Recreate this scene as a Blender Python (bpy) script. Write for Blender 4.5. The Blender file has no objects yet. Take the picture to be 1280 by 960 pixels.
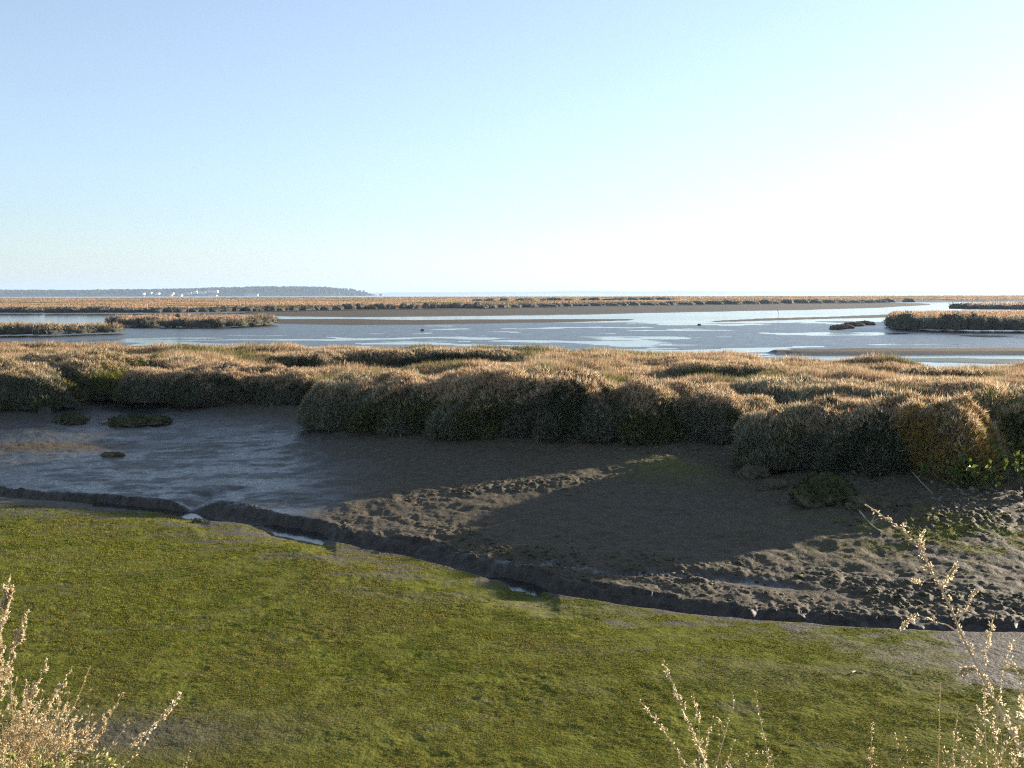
import bpy, math
import numpy as np
from mathutils import Vector, Matrix

scene = bpy.context.scene
COL = scene.collection
rng = np.random.default_rng(11)
R = math.radians

# ------------------------------------------------------------------ camera geometry
H, F = 3.2, 1320.0                       # eye height (m), focal length in 1280-px units
PITCH = math.atan((480 - 367.5) / F)
ROLL = math.atan(3.0 / 1280)
fwd = np.array([0, math.cos(PITCH), -math.sin(PITCH)])
up0 = np.array([0, math.sin(PITCH), math.cos(PITCH)])
rt0 = np.array([1.0, 0, 0])
cr, sr = math.cos(ROLL), math.sin(ROLL)
RT, UP = cr * rt0 - sr * up0, sr * rt0 + cr * up0


def ray(u, v):
    return fwd * F + RT * (u - 640) + UP * (480 - v)


def at(u, v, z=0.0):
    d = ray(u, v)
    k = (z - H) / d[2]
    return np.array([d[0] * k, d[1] * k, z])


def at_depth(u, v, y):
    d = ray(u, v)
    k = y / d[1]
    return np.array([d[0] * k, y, H + d[2] * k])


def z_at(v, y, u=640):
    return at_depth(u, v, y)[2]


SUN_AZ, SUN_EL = R(53.5), R(10.6)           # azimuth from +Y towards +X
SUN = np.array([math.sin(SUN_AZ) * math.cos(SUN_EL), math.cos(SUN_AZ) * math.cos(SUN_EL), math.sin(SUN_EL)])

# ------------------------------------------------------------------ numpy noise


def _h(ix, iy, s):
    n = (ix * 374761393 + iy * 668265263 + s * 974711) & 0x7FFFFFFF
    n = ((n ^ (n >> 13)) * 1274126177) & 0x7FFFFFFF
    return ((n ^ (n >> 16)) & 0xFFFF) / 65535.0


def noise(x, y, s=0):
    x = np.asarray(x, float); y = np.asarray(y, float)
    ix = np.floor(x).astype(np.int64); iy = np.floor(y).astype(np.int64)
    fx, fy = x - ix, y - iy
    fx = fx * fx * fx * (fx * (fx * 6 - 15) + 10); fy = fy * fy * fy * (fy * (fy * 6 - 15) + 10)
    a, b, c, d = _h(ix, iy, s), _h(ix + 1, iy, s), _h(ix, iy + 1, s), _h(ix + 1, iy + 1, s)
    return (a + (b - a) * fx) * (1 - fy) + (c + (d - c) * fx) * fy


def fbm(x, y, o=4, s=0):
    t, a, n = 0, 0.5, 0
    ca, sa = 0.8, 0.6
    for i in range(o):
        t = t + a * noise(x, y, s + i * 17)
        n += a
        x, y = (x * ca - y * sa) * 2.03 + 3.7, (x * sa + y * ca) * 2.03 + 1.3
        a *= 0.5
    return t / n


def worley(x, y, s=0):
    ix = np.floor(x).astype(np.int64); iy = np.floor(y).astype(np.int64)
    best = np.full(x.shape, 9.0)
    for dx in (-1, 0, 1):
        for dy in (-1, 0, 1):
            px = ix + dx + _h(ix + dx, iy + dy, s + 1); py = iy + dy + _h(ix + dx, iy + dy, s + 2)
            best = np.minimum(best, (px - x) ** 2 + (py - y) ** 2)
    return np.sqrt(best)


def sst(x, a, b):
    t = np.clip((x - a) / (b - a), 0, 1)
    return t * t * (3 - 2 * t)


# ------------------------------------------------------------------ mesh + tag helpers
def mesh_obj(name, V, Fc, mat, parent=None, attrs=None, smooth=False):
    V = np.asarray(V, np.float32).reshape(-1, 3)
    me = bpy.data.meshes.new(name)
    if isinstance(Fc, np.ndarray):
        n, k = Fc.shape
        me.vertices.add(len(V)); me.vertices.foreach_set('co', V.ravel())
        me.loops.add(n * k); me.loops.foreach_set('vertex_index', Fc.astype(np.int32).ravel())
        me.polygons.add(n)
        me.polygons.foreach_set('loop_start', np.arange(0, n * k, k, dtype=np.int32))
        me.update(calc_edges=True)
    else:
        me.from_pydata([tuple(v) for v in V], [], Fc)
        me.update()
    if smooth:
        me.polygons.foreach_set('use_smooth', np.ones(len(me.polygons), bool))
    for an, av in (attrs or {}).items():
        av = np.asarray(av, np.float32)
        if av.ndim == 2:
            if av.shape[1] == 3:
                av = np.concatenate([av, np.ones((len(av), 1), np.float32)], 1)
            me.attributes.new(an, 'FLOAT_COLOR', 'POINT').data.foreach_set('color', av.ravel())
        else:
            me.attributes.new(an, 'FLOAT', 'POINT').data.foreach_set('value', av)
    for m in (mat if isinstance(mat, (list, tuple)) else [mat]):
        me.materials.append(m)
    o = bpy.data.objects.new(name, me)
    COL.objects.link(o)
    if parent is not None:
        o.parent = parent
    return o


def tag(o, label=None, cat=None, group=None, kind=None):
    if label: o['label'] = label
    if cat: o['category'] = cat
    if group: o['group'] = group
    if kind: o['kind'] = kind
    return o


def empty(name, loc):
    o = bpy.data.objects.new(name, None)
    o.empty_display_size = 0.1
    o.location = [float(c) for c in loc]
    COL.objects.link(o)
    return o


# ------------------------------------------------------------------ materials
class NT:
    def __init__(s, name):
        s.m = bpy.data.materials.new(name); s.m.use_nodes = True
        s.n, s.l = s.m.node_tree.nodes, s.m.node_tree.links
        s.b = s.n['Principled BSDF']; s.out = s.n['Material Output']

    def node(s, t, **kw):
        n = s.n.new(t)
        for k, v in kw.items():
            if k in n.inputs: s.set(n.inputs[k], v)
            else: setattr(n, k, v)
        return n

    def set(s, inp, v):
        if hasattr(v, 'is_output'): s.l.new(v, inp)
        elif isinstance(v, (tuple, list)) and len(v) == 3 and inp.type == 'RGBA': inp.default_value = (*v, 1)
        else: inp.default_value = v

    def attr(s, name, out='Fac'):
        return s.node('ShaderNodeAttribute', attribute_name=name).outputs[out]

    def mix(s, f, a, b):
        n = s.node('ShaderNodeMix', data_type='RGBA')
        s.set(n.inputs['Factor'], f); s.set(n.inputs[6], a); s.set(n.inputs[7], b)
        return n.outputs[2]

    def math(s, op, a, b=0.0, c=None):
        n = s.node('ShaderNodeMath', operation=op)
        s.set(n.inputs[0], a); s.set(n.inputs[1], b)
        if c is not None: s.set(n.inputs[2], c)
        return n.outputs[0]

    def noise(s, scale, detail=4, rough=0.55, vec=None, dist=0.0):
        n = s.node('ShaderNodeTexNoise', Scale=scale, Detail=detail, Roughness=rough, Distortion=dist)
        if vec is not None: s.l.new(vec, n.inputs['Vector'])
        return n.outputs['Fac']

    def ramp(s, f, stops):
        n = s.node('ShaderNodeValToRGB')
        e = n.color_ramp.elements
        while len(e) < len(stops): e.new(0.5)
        for i, (p, c) in enumerate(stops):
            e[i].position = p; e[i].color = (*c, 1) if len(c) == 3 else c
        s.set(n.inputs[0], f)
        return n.outputs[0]

    def bump(s, h, strength, dist):
        n = s.node('ShaderNodeBump', Strength=strength, Distance=dist)
        s.l.new(h, n.inputs['Height'])
        return n.outputs[0]

    def pos(s):
        return s.node('ShaderNodeNewGeometry').outputs['Position']


def simple(name, col, rough=0.8, var=0.25, scale=3.0):
    t = NT(name)
    f = t.noise(scale, 4, vec=t.node('ShaderNodeTexCoord').outputs['Object'])
    lo, hi = [c * (1 - var) for c in col], [min(1, c * (1 + var)) for c in col]
    t.set(t.b.inputs['Base Color'], t.ramp(f, [(0.3, lo), (0.7, hi)]))
    t.set(t.b.inputs['Roughness'], rough)
    return t.m


def leaf_mat(name, transl=0.35, spec=0.25, rough=0.6):
    t = NT(name)
    c = t.attr('Col', 'Color')
    t.set(t.b.inputs['Base Color'], c)
    t.set(t.b.inputs['Roughness'], rough)
    t.set(t.b.inputs['Specular IOR Level'], spec)
    tr = t.node('ShaderNodeBsdfTranslucent'); t.set(tr.inputs['Color'], c)
    mx = t.node('ShaderNodeMixShader'); mx.inputs[0].default_value = transl
    t.l.new(t.b.outputs[0], mx.inputs[1]); t.l.new(tr.outputs[0], mx.inputs[2])
    t.l.new(mx.outputs[0], t.out.inputs['Surface'])
    return t.m


def ground_mat():
    t = NT('marsh_ground')
    p = t.pos()
    n_f = t.noise(9, 5, 0.6, p); n_m = t.noise(1.1, 5, 0.6, p); n_l = t.noise(0.16, 3, 0.5, p)
    n_s = t.noise(38, 3, 0.6, p)
    al, wet, veg, brown = t.attr('algae'), t.attr('wet'), t.attr('veg'), t.attr('brown')
    mud = t.ramp(n_f, [(0.25, (0.040, 0.034, 0.021)), (0.55, (0.092, 0.075, 0.045)), (0.8, (0.16, 0.13, 0.082))])
    mud = t.mix(t.math('MULTIPLY', n_m, 0.55), mud, (0.050, 0.043, 0.029))
    mud = t.mix(t.math('MULTIPLY', brown, 0.8), mud, (0.10, 0.062, 0.026))
    wetc = t.ramp(n_f, [(0.3, (0.024, 0.027, 0.026)), (0.7, (0.056, 0.06, 0.056))])
    c = t.mix(wet, mud, wetc)
    alg = t.ramp(n_f, [(0.25, (0.06, 0.066, 0.009)), (0.5, (0.11, 0.116, 0.018)), (0.75, (0.15, 0.15, 0.028))])
    alg = t.mix(t.ramp(n_m, [(0.35, (0, 0, 0)), (0.7, (0.25, 0.25, 0.25))]), alg, (0.075, 0.09, 0.014))
    alg = t.mix(t.ramp(t.noise(0.5, 6, 0.75, p), [(0.42, (0, 0, 0)), (0.72, (0.6, 0.6, 0.6))]), alg, (0.14, 0.12, 0.03))
    c = t.mix(t.attr('bank_shade'), c, t.ramp(n_f, [(.3, (.018, .015, .011)), (.7, (.075, .06, .042))]))  # shade of the cut bank, painted as a darker mud colour
    c = t.mix(al, c, alg)
    vc = t.ramp(n_m, [(0.3, (0.06, 0.045, 0.02)), (0.7, (0.16, 0.10, 0.045))])
    c = t.mix(veg, c, vc)
    t.set(t.b.inputs['Base Color'], c)
    rough = t.math('SUBTRACT', 0.85, t.math('MULTIPLY', wet, t.math('MULTIPLY_ADD', n_m, 0.30, 0.47)))
    rough = t.math('ADD', rough, t.math('MULTIPLY', al, 0.08))
    t.set(t.b.inputs['Roughness'], rough)
    t.set(t.b.inputs['Specular IOR Level'], t.math('MULTIPLY', t.math('MULTIPLY_ADD', wet, 0.45, 0.08), t.math('MULTIPLY_ADD', al, -.8, 1.0)))
    hgt = t.math('ADD', t.math('MULTIPLY', n_f, 0.55), t.math('MULTIPLY', n_s, 0.45))
    t.l.new(t.bump(hgt, 0.8, 0.03), t.b.inputs['Normal'])
    return t.m


def water_mat(name, scale=(0.6, 2.0), amp=0.02, tint=(0.03, 0.045, 0.05)):
    t = NT(name)
    mp = t.node('ShaderNodeMapping'); t.l.new(t.pos(), mp.inputs['Vector'])
    mp.inputs['Scale'].default_value = (scale[0], scale[1], 1)
    n = t.noise(1.0, 4, 0.6, mp.outputs[0])
    n2 = t.noise(0.02, 3, 0.6, t.pos())
    t.set(t.b.inputs['Base Color'], tint)
    t.set(t.b.inputs['Roughness'], t.math('MULTIPLY_ADD', n2, 0.16, 0.04))
    t.set(t.b.inputs['IOR'], 1.333)
    t.l.new(t.bump(n, 0.5, amp), t.b.inputs['Normal'])
    return t.m


M_ground = ground_mat()
M_water = water_mat('tidal_water')
M_creek = water_mat('creek_water', (2, 4), 0.004, (0.02, 0.022, 0.02))
M_leaf = leaf_mat('shrub_foliage', 0.22, .15)
M_tips = leaf_mat('dry_seed_tips', 0.45)
M_algae = leaf_mat('algae_tufts', 0.3, 0.0, .9)
M_core = simple('shrub_twigs', (0.035, 0.03, 0.02), 0.95, 0.4, 14)
M_clod = None

# ------------------------------------------------------------------ outlines measured on the photograph, laid on the ground


class Curve:
    """y as a function of the bearing x/y, from points given in the photograph and laid on height z."""

    def __init__(s, pts, z=0.0):
        w = []
        for p in pts:
            zz = p[2] if len(p) > 2 else z
            q = at(p[0], p[1], zz)
            w.append((q[0] / q[1], q[1], zz))
        w.sort()
        s.t, s.y, s.z = [np.array(c) for c in zip(*w)]

    def __call__(s, T): return np.interp(T, s.t, s.y)

    def height(s, T): return np.interp(T, s.t, s.z)


def tb(u):
    q = at(u, 600, 0); return q[0] / q[1]


lip = Curve([(-400, 604, 0), (0, 621, -.01), (90, 628, -.02), (120, 630, -.085), (200, 638, -.085), (240, 645, -.09), (262, 651, 0), (300, 655, 0), (330, 660, -.05), (345, 663, -.095), (402, 674, -.095),
             (420, 678, 0), (480, 690, 0), (540, 703, 0), (600, 720, 0), (640, 731, -.085), (675, 738, -.085), (700, 744, 0), (720, 748, 0), (800, 760, 0), (870, 768, 0), (960, 776, 0),
             (1040, 781, 0), (1100, 785, 0), (1180, 788, 0), (1280, 790, 0), (1600, 796, 0)])
cut = Curve([(-400, 594, .04), (0, 609, .04), (60, 614, .05), (130, 619, .05), (200, 626, .05), (232, 628, .06), (256, 628, .08), (300, 632, .08), (370, 645, .07), (410, 655, .06),
             (480, 671, .06), (545, 683, .06), (600, 694, .06), (660, 709, .06), (720, 723, .05), (790, 736, .04), (860, 748, .03), (940, 761, .02), (1040, 770, .0), (1100, 774, -.01), (1180, 779, -.02), (1280, 783, -.02), (1600, 790, -.02)])
base = Curve([(-500, 510), (0, 508), (60, 511), (85, 500), (105, 482), (150, 473), (190, 478), (215, 498), (260, 505), (388, 506), (400, 526), (470, 537), (600, 546), (740, 552), (860, 548), (915, 548),
              (932, 532), (948, 530), (962, 560), (990, 578), (1100, 592), (1200, 602), (1245, 598), (1275, 580), (1310, 562), (1700, 560)], 0.42)
def base_s(T):
    k = np.linspace(-.09, .09, 9)
    w_ = np.exp(-(k / .05) ** 2); w_ /= w_.sum()
    return sum(b * base(T + d) for b, d in zip(w_, k))


rear = Curve([(-600, 428), (0, 430), (120, 430), (300, 434), (420, 438), (640, 440), (800, 442), (930, 447), (1010, 455), (1150, 459), (1280, 460), (1800, 462)], 1.0)
shore = Curve([(-500, 391.5), (0, 391), (200, 391), (330, 389), (450, 386.5), (600, 385), (700, 383), (840, 381), (1000, 378.6), (1140, 377.6), (1280, 376.8), (1700, 375.5)], 0.0)


class Band:
    """a bar of mud: near and far edge as functions of the bearing"""

    def __init__(s, pts, z):
        s.far = Curve([(u, a) for u, a, b in pts], 0); s.near = Curve([(u, b) for u, a, b in pts], 0)
        s.z = z; s.t0, s.t1 = s.near.t[0], s.near.t[-1]

    def mask(s, T, Y, soft=0.12):
        n, f = s.near(T), s.far(T)
        w = np.maximum((f - n) * soft, 0.15)
        m = sst(Y, n - w * .3, n + w) * (1 - sst(Y, f - w, f + w * .3))
        return m * ((T > s.t0) & (T < s.t1)) * sst(T, s.t0, s.t0 + .012) * (1 - sst(T, s.t1 - .012, s.t1))


BARS = [
    Band([(300, 388, 394), (360, 387, 396), (450, 386, 397), (600, 385, 395.5), (750, 383, 393), (860, 381, 390.5), (1000, 379, 388), (1100, 378.3, 385), (1168, 379.6, 381)], .10),
    Band([(330, 399, 405), (440, 398.5, 407), (520, 400, 406.2), (600, 399.3, 404.8), (720, 398.8, 402.6), (800, 399, 400)], .06),
    Band([(884, 402, 402.5), (960, 398, 400.8), (1040, 396, 398.4), (1100, 393.4, 397.2), (1180, 391, 395)], .06),
    Band([(-400, 410, 426), (0, 412, 430), (120, 410, 425), (240, 406, 421), (340, 404, 416), (430, 405, 415), (480, 408, 412.5), (520, 409.4, 411)], .035),
    Band([(955, 440.6, 441.6), (1000, 438.8, 443.8), (1080, 437.6, 444), (1200, 437.4, 443.5), (1280, 437.4, 443), (1700, 436, 442)], .15),
    Band([(1060, 448.5, 450), (1120, 447.5, 452), (1200, 447.8, 454), (1280, 448.5, 456), (1700, 449, 460)], .03),
    Band([(1046, 410.5, 413.5), (1075, 407, 414.5), (1105, 403, 415), (1140, 402, 415), (1280, 402, 415), (1700, 400, 414)], .12),
]
ISLES = [
    Band([(-400, 409, 422), (-100, 410.5, 420.5), (0, 411, 419), (80, 411.5, 418), (134, 411.5, 415.5), (141, 411.5, 413)], .55),
    Band([(138, 402.5, 406), (150, 401, 408.5), (220, 400.8, 408.5), (290, 401, 408), (325, 401.8, 406.5), (338, 403, 404.5)], .7),
    Band([(1100, 402.5, 405), (1108, 399.5, 409.5), (1130, 398, 411.5), (1180, 397, 412), (1280, 396.5, 412.5), (1700, 396, 413)], .92),
    Band([(1194, 384, 385.5), (1203, 383.6, 386.2), (1250, 383.4, 387), (1300, 383, 387), (1700, 383, 386)], .85),
]
rill = Curve([(540, 694), (600, 689), (640, 686.5), (700, 688), (780, 697), (860, 704), (940, 709), (1010, 713), (1040, 716)], .2)


def notch(X, Y):
    """small side gully joining the channel"""
    p = [at(244, 646), at(238, 634), at(262, 622), at(300, 614)]
    d = np.full(np.shape(X), 9.0); f = np.zeros(np.shape(X))
    for j, (a, b) in enumerate(zip(p[:-1], p[1:])):
        ab = b[:2] - a[:2]; k = np.clip(((X - a[0]) * ab[0] + (Y - a[1]) * ab[1]) / (ab @ ab), 0, 1)
        q = np.hypot(X - a[0] - k * ab[0], Y - a[1] - k * ab[1])
        f = np.where(q < d, (j + k) / 3, f); d = np.minimum(d, q)
    return np.exp(-(d / (.24 - .12 * f)) ** 2) * (1 - .75 * f)


def dike(Y):
    s = np.clip((Y - 1.0) / 5.4, 0, 1)
    return 1.6 * (1 - s) ** 1.55


def terrain(X, Y, detail=True):
    X = np.asarray(X, float); Y = np.asarray(Y, float)
    T = X / np.maximum(Y, 0.5)
    yl, yc, yb, yr, ys = lip(T), cut(T), base(T), rear(T), shore(T)
    zl, zc = lip.height(T), cut.height(T)
    yl = yl + (fbm(X * 2.2, Y * 2.2, 3, 5) - .5) * .16
    yc = np.maximum(yc + (fbm(X * 2.2, Y * .7, 3, 6) - .5) * .30 + (fbm(X * 9, Y * 3, 2, 36) - .5) * .10, yl + .16)
    yb = yb + (fbm(X * 0.8, Y * 0.8, 3, 7) - .5) * .5
    big = fbm(X * .22, Y * .22, 4, 1) - .5
    # algae flat
    dl = yl - Y
    zA = zl + (0.05 - zl) * sst(dl, 0, 1.6) + big * .06 * sst(dl, .3, 3) + dike(Y)
    # channel
    q = np.clip((Y - yl) / np.maximum(yc - yl, .05), 0, 1)
    bed = np.minimum(-.075, zl - .025)
    zB = np.where(q < .35, zl + (bed - zl) * sst(q, 0, .3), bed + (zc - bed) * sst(q, .42, 1.02) + (fbm(X * 6, Y * 6, 3, 33) - .5) * .10 * sst(q, .4, .7))
    # mud bank
    s = np.clip((Y - yc) / np.maximum(base_s(T) - yc, .5), 0, 1)
    left = 1 - sst(T + (fbm(X * .8, Y * .8, 3, 24) - .5) * .12, tb(300), tb(500))
    prof = (.5 * s + .5 * s * s) * (1 - left) + (s ** 2.4) * left
    zC = zc + (.45 - zc) * prof + big * .14 * np.sin(np.pi * s)
    gp = at(838, 576, .45); zC = zC + .17 * np.exp(-((X - gp[0]) / .65) ** 2 - ((Y - gp[1]) / .9) ** 2)
    zC = zC - notch(X, Y) * .17
    zB = zB - notch(X, Y) * np.clip(zB + .1, 0, .3)
    dr = np.abs(Y - rill(T) + (fbm(X * 1.5, Y * 1.5, 2, 31) - .5) * .3)
    rm = np.exp(-(dr / .16) ** 2) * sst(T, tb(560), tb(640)) * (1 - sst(T, tb(960), tb(1030)))
    zC = zC - rm * .06
    # plateau
    e = Y - yb
    zP = .45 + .58 * sst(e, -.15, 1.7) + (fbm(X * .38, Y * .5, 4, 3) - .5) * .62 * sst(e, .8, 3)
    gap = np.exp(-((X - 4.9) / 1.2) ** 2 - ((Y - 20.2) / 1.6) ** 2)
    zP = zP - gap * .28
    # tidal flat behind
    st = fbm(X * .045, Y * .16, 5, 9) - .5
    st2 = fbm(X * .16, Y * .9, 5, 12) - .5
    st3 = fbm(X * .30 / (1 + Y * .008) + Y * .02, Y * 2.0 / (1 + Y * .02), 5, 13) - .5
    zT = .009 + st * .04 + st2 * .03 + st3 * .075
    far_w = sst(Y, 112, 128) * .05 + .03 * (1 - sst(T, tb(300), tb(420))) * 0
    zT = zT - far_w
    zP = zP + (zT - .1 - zP) * sst(Y - yr, -.3, 1.6)
    zP = np.where(Y - yr > 1.6, zT, zP)
    near_creek = sst(T, tb(960), tb(1020)) * (1 - sst(Y, 58, 60)) * (Y - yr > 1.6)
    zP = zP - near_creek * .06
    for b in BARS:
        m = b.mask(T, Y)
        zP = np.where(Y - yr > 1, zP + (b.z + st2 * .05 - zP) * m, zP)
    isl = np.zeros_like(T)
    for b in ISLES:
        m = b.mask(T, Y, .25)
        isl = np.maximum(isl, m)
        zP = zP + (b.z + (fbm(X * .2, Y * .2, 3, 4) - .5) * .55 - zP) * m
    fm = sst(Y - ys, 0, 3.5) * (1 - sst(Y, 880, 930))
    zF = .85 + (fbm(X * .03, Y * .03, 4, 8) - .5) * .45
    zP = np.where(Y > ys, zP + (zF - zP) * fm, zP)
    zP = np.where(Y > 930, -.6, zP)
    Z = np.where(Y < yl, zA, np.where(Y < yc, zB, np.where(Y < yb - .15, zC, zP)))
    info = dict(T=T, yl=yl, yc=yc, yb=yb, yr=yr, ys=ys, isl=isl, fm=fm * (Y > ys), s=s, e=e, dl=dl, rm=rm, left=left, st=st, q=q)
    if detail:
        fade = 1 - sst(Y, 28, 60)
        fine = (fbm(X * 5.5, Y * 5.5, 4, 21) - .5)
        med = (fbm(X * 1.7, Y * 1.7, 3, 22) - .5)
        onA = (Y < yl); onC = (Y >= yc) & (Y < yb)
        Z = Z + fade * np.where(onA, fine * .013 + (fbm(X * 13, Y * 13, 3, 25) - .5) * .015 * sst(fbm(X * 1.6, Y * 2.6, 3, 26), .3, .65), 0)
        Z = Z + fade * np.where(onC, (fine * .05 * (1 - .55 * left) + med * .06 * (1 - .6 * left) + left * (fbm(X * 3.2 + Y * 1.2, Y * 8 - X * 1.5, 4, 23) - .5) * .035), 0)
        sel = (Y >= yc + .03) & (Y < yb + .3)
        xs, ys_ = X[sel], Y[sel]
        w1 = worley(xs * 9 + fbm(xs * 3, ys_ * 3, 2, 41) * 1.2, ys_ * 9, 51)
        w2 = worley(xs * 3.4, ys_ * 3.4 + 5, 52)
        lump = (np.clip(.66 - w1, 0, 1) * .048 + np.clip(.6 - w2, 0, 1) * .03) * (.4 + 1.2 * fbm(xs * 1.3, ys_ * 1.3, 3, 53)) + np.clip(.6 - worley(xs * 19, ys_ * 19, 54), 0, 1) * .018
        ca = clod_amount(X, Y, info)[sel]
        Zs = Z[sel]; Zs = Zs + lump * ca; Z[sel] = Zs
    return Z, info


def clod_amount(X, Y, i):
    """how lumpy the mud is: crumbly along the cut bank, in the strip below the hedge, and under the right-hand bushes"""
    d = Y - i['yc']
    T = i['T']
    n = fbm(X * .9, Y * .9, 3, 61)
    edge = sst(d, .0, .55) * (1 - sst(d, .6, 1.9)) * sst(T, tb(470), tb(600)) + .6 * (1 - sst(d, .1, .35)) * sst(T, tb(240), tb(262))
    right = sst(T, tb(940), tb(1080)) * sst(i['s'], .42, .6) * 1.1
    strip = np.zeros_like(T)
    for u, v, rx, ry, a in CLOD_SPOTS:
        c = at(u, v, .28)
        strip = np.maximum(strip, a * np.exp(-((X - c[0]) / rx) ** 2 - ((Y - c[1]) / ry) ** 2))
    return np.clip(.12 + edge + right + strip * 1.1, 0, 1.3) * sst(n, .25, .5)


CLOD_SPOTS = [(545, 612, .8, .45, .8), (600, 607, .9, .55, 1), (660, 601, .9, .55, 1), (720, 597, .8, .5, .9), (835, 574, .75, .9, 1.2), (480, 626, .7, .4, .5)]

# ------------------------------------------------------------------ the ground, one sheet to the horizon
tc = 1.15 / F
t_mid = np.arange(-.56, .56, tc)
t_out = .56 + np.cumsum(np.geomspace(tc, .5, 40))
TT = np.concatenate([-t_out[::-1], t_mid, t_out])
vs = np.concatenate([np.arange(985, 432, -.85), np.arange(432, 371.5, -.5)])
ys_ = H * F / (vs - 367.5)
y0 = np.arange(1.2, ys_[0], .07)
y2 = np.geomspace(ys_[-1], 16000, 30)[1:]
YY = np.concatenate([y0, ys_, y2])
gy, gt = np.meshgrid(YY, TT, indexing='ij')
gx = gt * gy
gz, info = terrain(gx, gy)


def masks(X, Y, i):
    T = i['T']
    n = fbm(X * .8, Y * 1.6, 4, 71); n2 = fbm(X * 3, Y * 5, 3, 72)
    dl = i['dl']
    a = (Y < i['yl']) * sst(dl + (n - .5) * (3.0 - 2.3 * sst(T, tb(500), tb(800))) + (n2 - .5) * 2.0 - .05 * sst(T, tb(1000), tb(1250)) - 1.2 * sst(T, tb(1165), tb(1235)) - .5 * (1 - sst(T, tb(350), tb(520))), -.1 - .25 * sst(T, tb(500), tb(800)), .9 - .5 * sst(T, tb(500), tb(800)))
    a = a * (1 - .5 * sst(n2 * .6 + n * .4, .60, .70) * (1 - .5 * sst(dl, 1, 3)))
    n3 = fbm(X * 1.1, Y * 4.5, 4, 74)
    a = a * (1 - .8 * sst(n3, .50, .60) * (1 - sst(dl, 1.2, 3.2)) * (1 - .7 * sst(T, tb(420), tb(620))))
    rp = at(1140, 825); a = a * (1 - .8 * np.exp(-((X - rp[0]) / .4) ** 2 - ((Y - rp[1]) / .3) ** 2))
    lp = at(150, 925); a = a * (1 - .9 * np.exp(-((X - lp[0]) / 1.2) ** 2 - ((Y - lp[1]) / .45) ** 2))
    a = a * (1 - sst(dike(Y), .02, .25) * .85)
    onC = (Y >= i['yc']) & (Y < i['yb'])
    c = at(1190, 645, .4); a = np.maximum(a, onC * .8 * sst(n2 * .6 + n * .4, .42, .56) * np.exp(-((X - c[0]) / 1.5) ** 2 - ((Y - c[1]) / 1.0) ** 2))
    c = at(838, 576, .45); a = np.maximum(a, onC * .6 * np.exp(-((X - c[0]) / .7) ** 2 - ((Y - c[1]) / .8) ** 2))
    tid = (Y > i['yr'] + 1.2) & (Y < i['ys'])
    a = np.where(tid, .7 * BARS[5].mask(T, Y) + .5 * BARS[0].mask(T, Y) * 0, a)
    wet = onC * (i['left'] * (1 - sst(i['s'], .6, .98)) * (.45 + .55 * sst(n * .5 + n2 * .5, .38, .58)) + .12)
    wet = np.maximum(wet, (Y < i['yl']) * (1 - a) * .28)
    wet = np.maximum(wet, i['rm'] * .8)
    wet = np.maximum(wet, ((Y >= i['yl']) & (Y < i['yc'] + .02)) * .35)
    dry = np.zeros_like(T)
    for k in (0, 1, 2, 4):
        dry = np.maximum(dry, BARS[k].mask(T, Y))
    wet = np.where(tid, .85 - .75 * dry, wet)
    veg = np.maximum((i['e'] > .1) * sst(i['e'], .1, .6) * (Y < i['yr'] + .8), np.maximum(i['isl'], i['fm']))
    brown = np.maximum(i['rm'] * onC, onC * (1 - i['left']) * .25)
    sp = at(60, 553, .2); brown = np.maximum(brown, .5 * onC * np.exp(-((X - sp[0]) / 2.6) ** 2 - ((Y - sp[1]) / .7) ** 2))
    wet = wet * (1 - onC * .9 * np.exp(-((X - sp[0]) / 2.6) ** 2 - ((Y - sp[1]) / .7) ** 2))
    brown = np.maximum(brown, (Y < i['yl']) * (1 - a) * .22)
    brown = np.where(tid, dry * .35, brown)
    bank_shade = sst(i['q'], .25, .55) * (Y < i['yc'] + .05) * (Y > i['yl'])  # where shade is painted onto the channel's cut bank
    return a, wet, veg, brown, bank_shade


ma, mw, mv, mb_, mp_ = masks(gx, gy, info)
nr, nc = gx.shape
idx = np.arange(nr * nc).reshape(nr, nc)
quads = np.stack([idx[:-1, :-1], idx[:-1, 1:], idx[1:, 1:], idx[1:, :-1]], -1).reshape(-1, 4)
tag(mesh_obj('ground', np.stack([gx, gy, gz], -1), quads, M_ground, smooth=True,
             attrs={'algae': ma.ravel(), 'wet': mw.ravel(), 'veg': mv.ravel(), 'brown': mb_.ravel(), 'bank_shade': mp_.ravel()}), kind='structure')

# dike the photographer stands on (behind the ground sheet's near edge)
dv = [(-60, -25, 1.55), (60, -25, 1.55), (60, 1.15, 1.58), (-60, 1.15, 1.58)]
tag(mesh_obj('dike_ground', dv, np.array([[0, 1, 2, 3]]), M_ground, attrs={'algae': [0] * 4, 'wet': [0] * 4, 'veg': [1] * 4, 'brown': [0] * 4, 'bank_shade': [0] * 4}), kind='structure')

# water sheets
def sheet(name, pts, mat):
    return tag(mesh_obj(name, pts, [list(range(len(pts)))], mat), kind='structure')


w0 = [rear(np.array([t]))[0] + 1.0 for t in np.linspace(-1.6, 1.6, 60)]
wp = [(t * y, y, 0.0) for t, y in zip(np.linspace(-1.6, 1.6, 60), w0)]
sheet('tidal_water', wp + [(24000, 15500, 0), (-24000, 15500, 0)], M_water)
ct = np.linspace(tb(-350), tb(1500), 120)
cn = [(t * (y - .6), y - .6, -.075) for t, y in zip(ct, lip(ct))]
cf = [(t * (y - .02), y - .02, -.075) for t, y in zip(ct, cut(ct))]
n = len(ct)
tag(mesh_obj('creek_water', cn + cf, np.array([[i, i + 1, n + i + 1, n + i] for i in range(n - 1)]), M_creek), kind='structure')

# ------------------------------------------------------------------ vegetation
def unit(v): return v / np.maximum(np.linalg.norm(v, axis=-1, keepdims=True), 1e-9)


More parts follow.
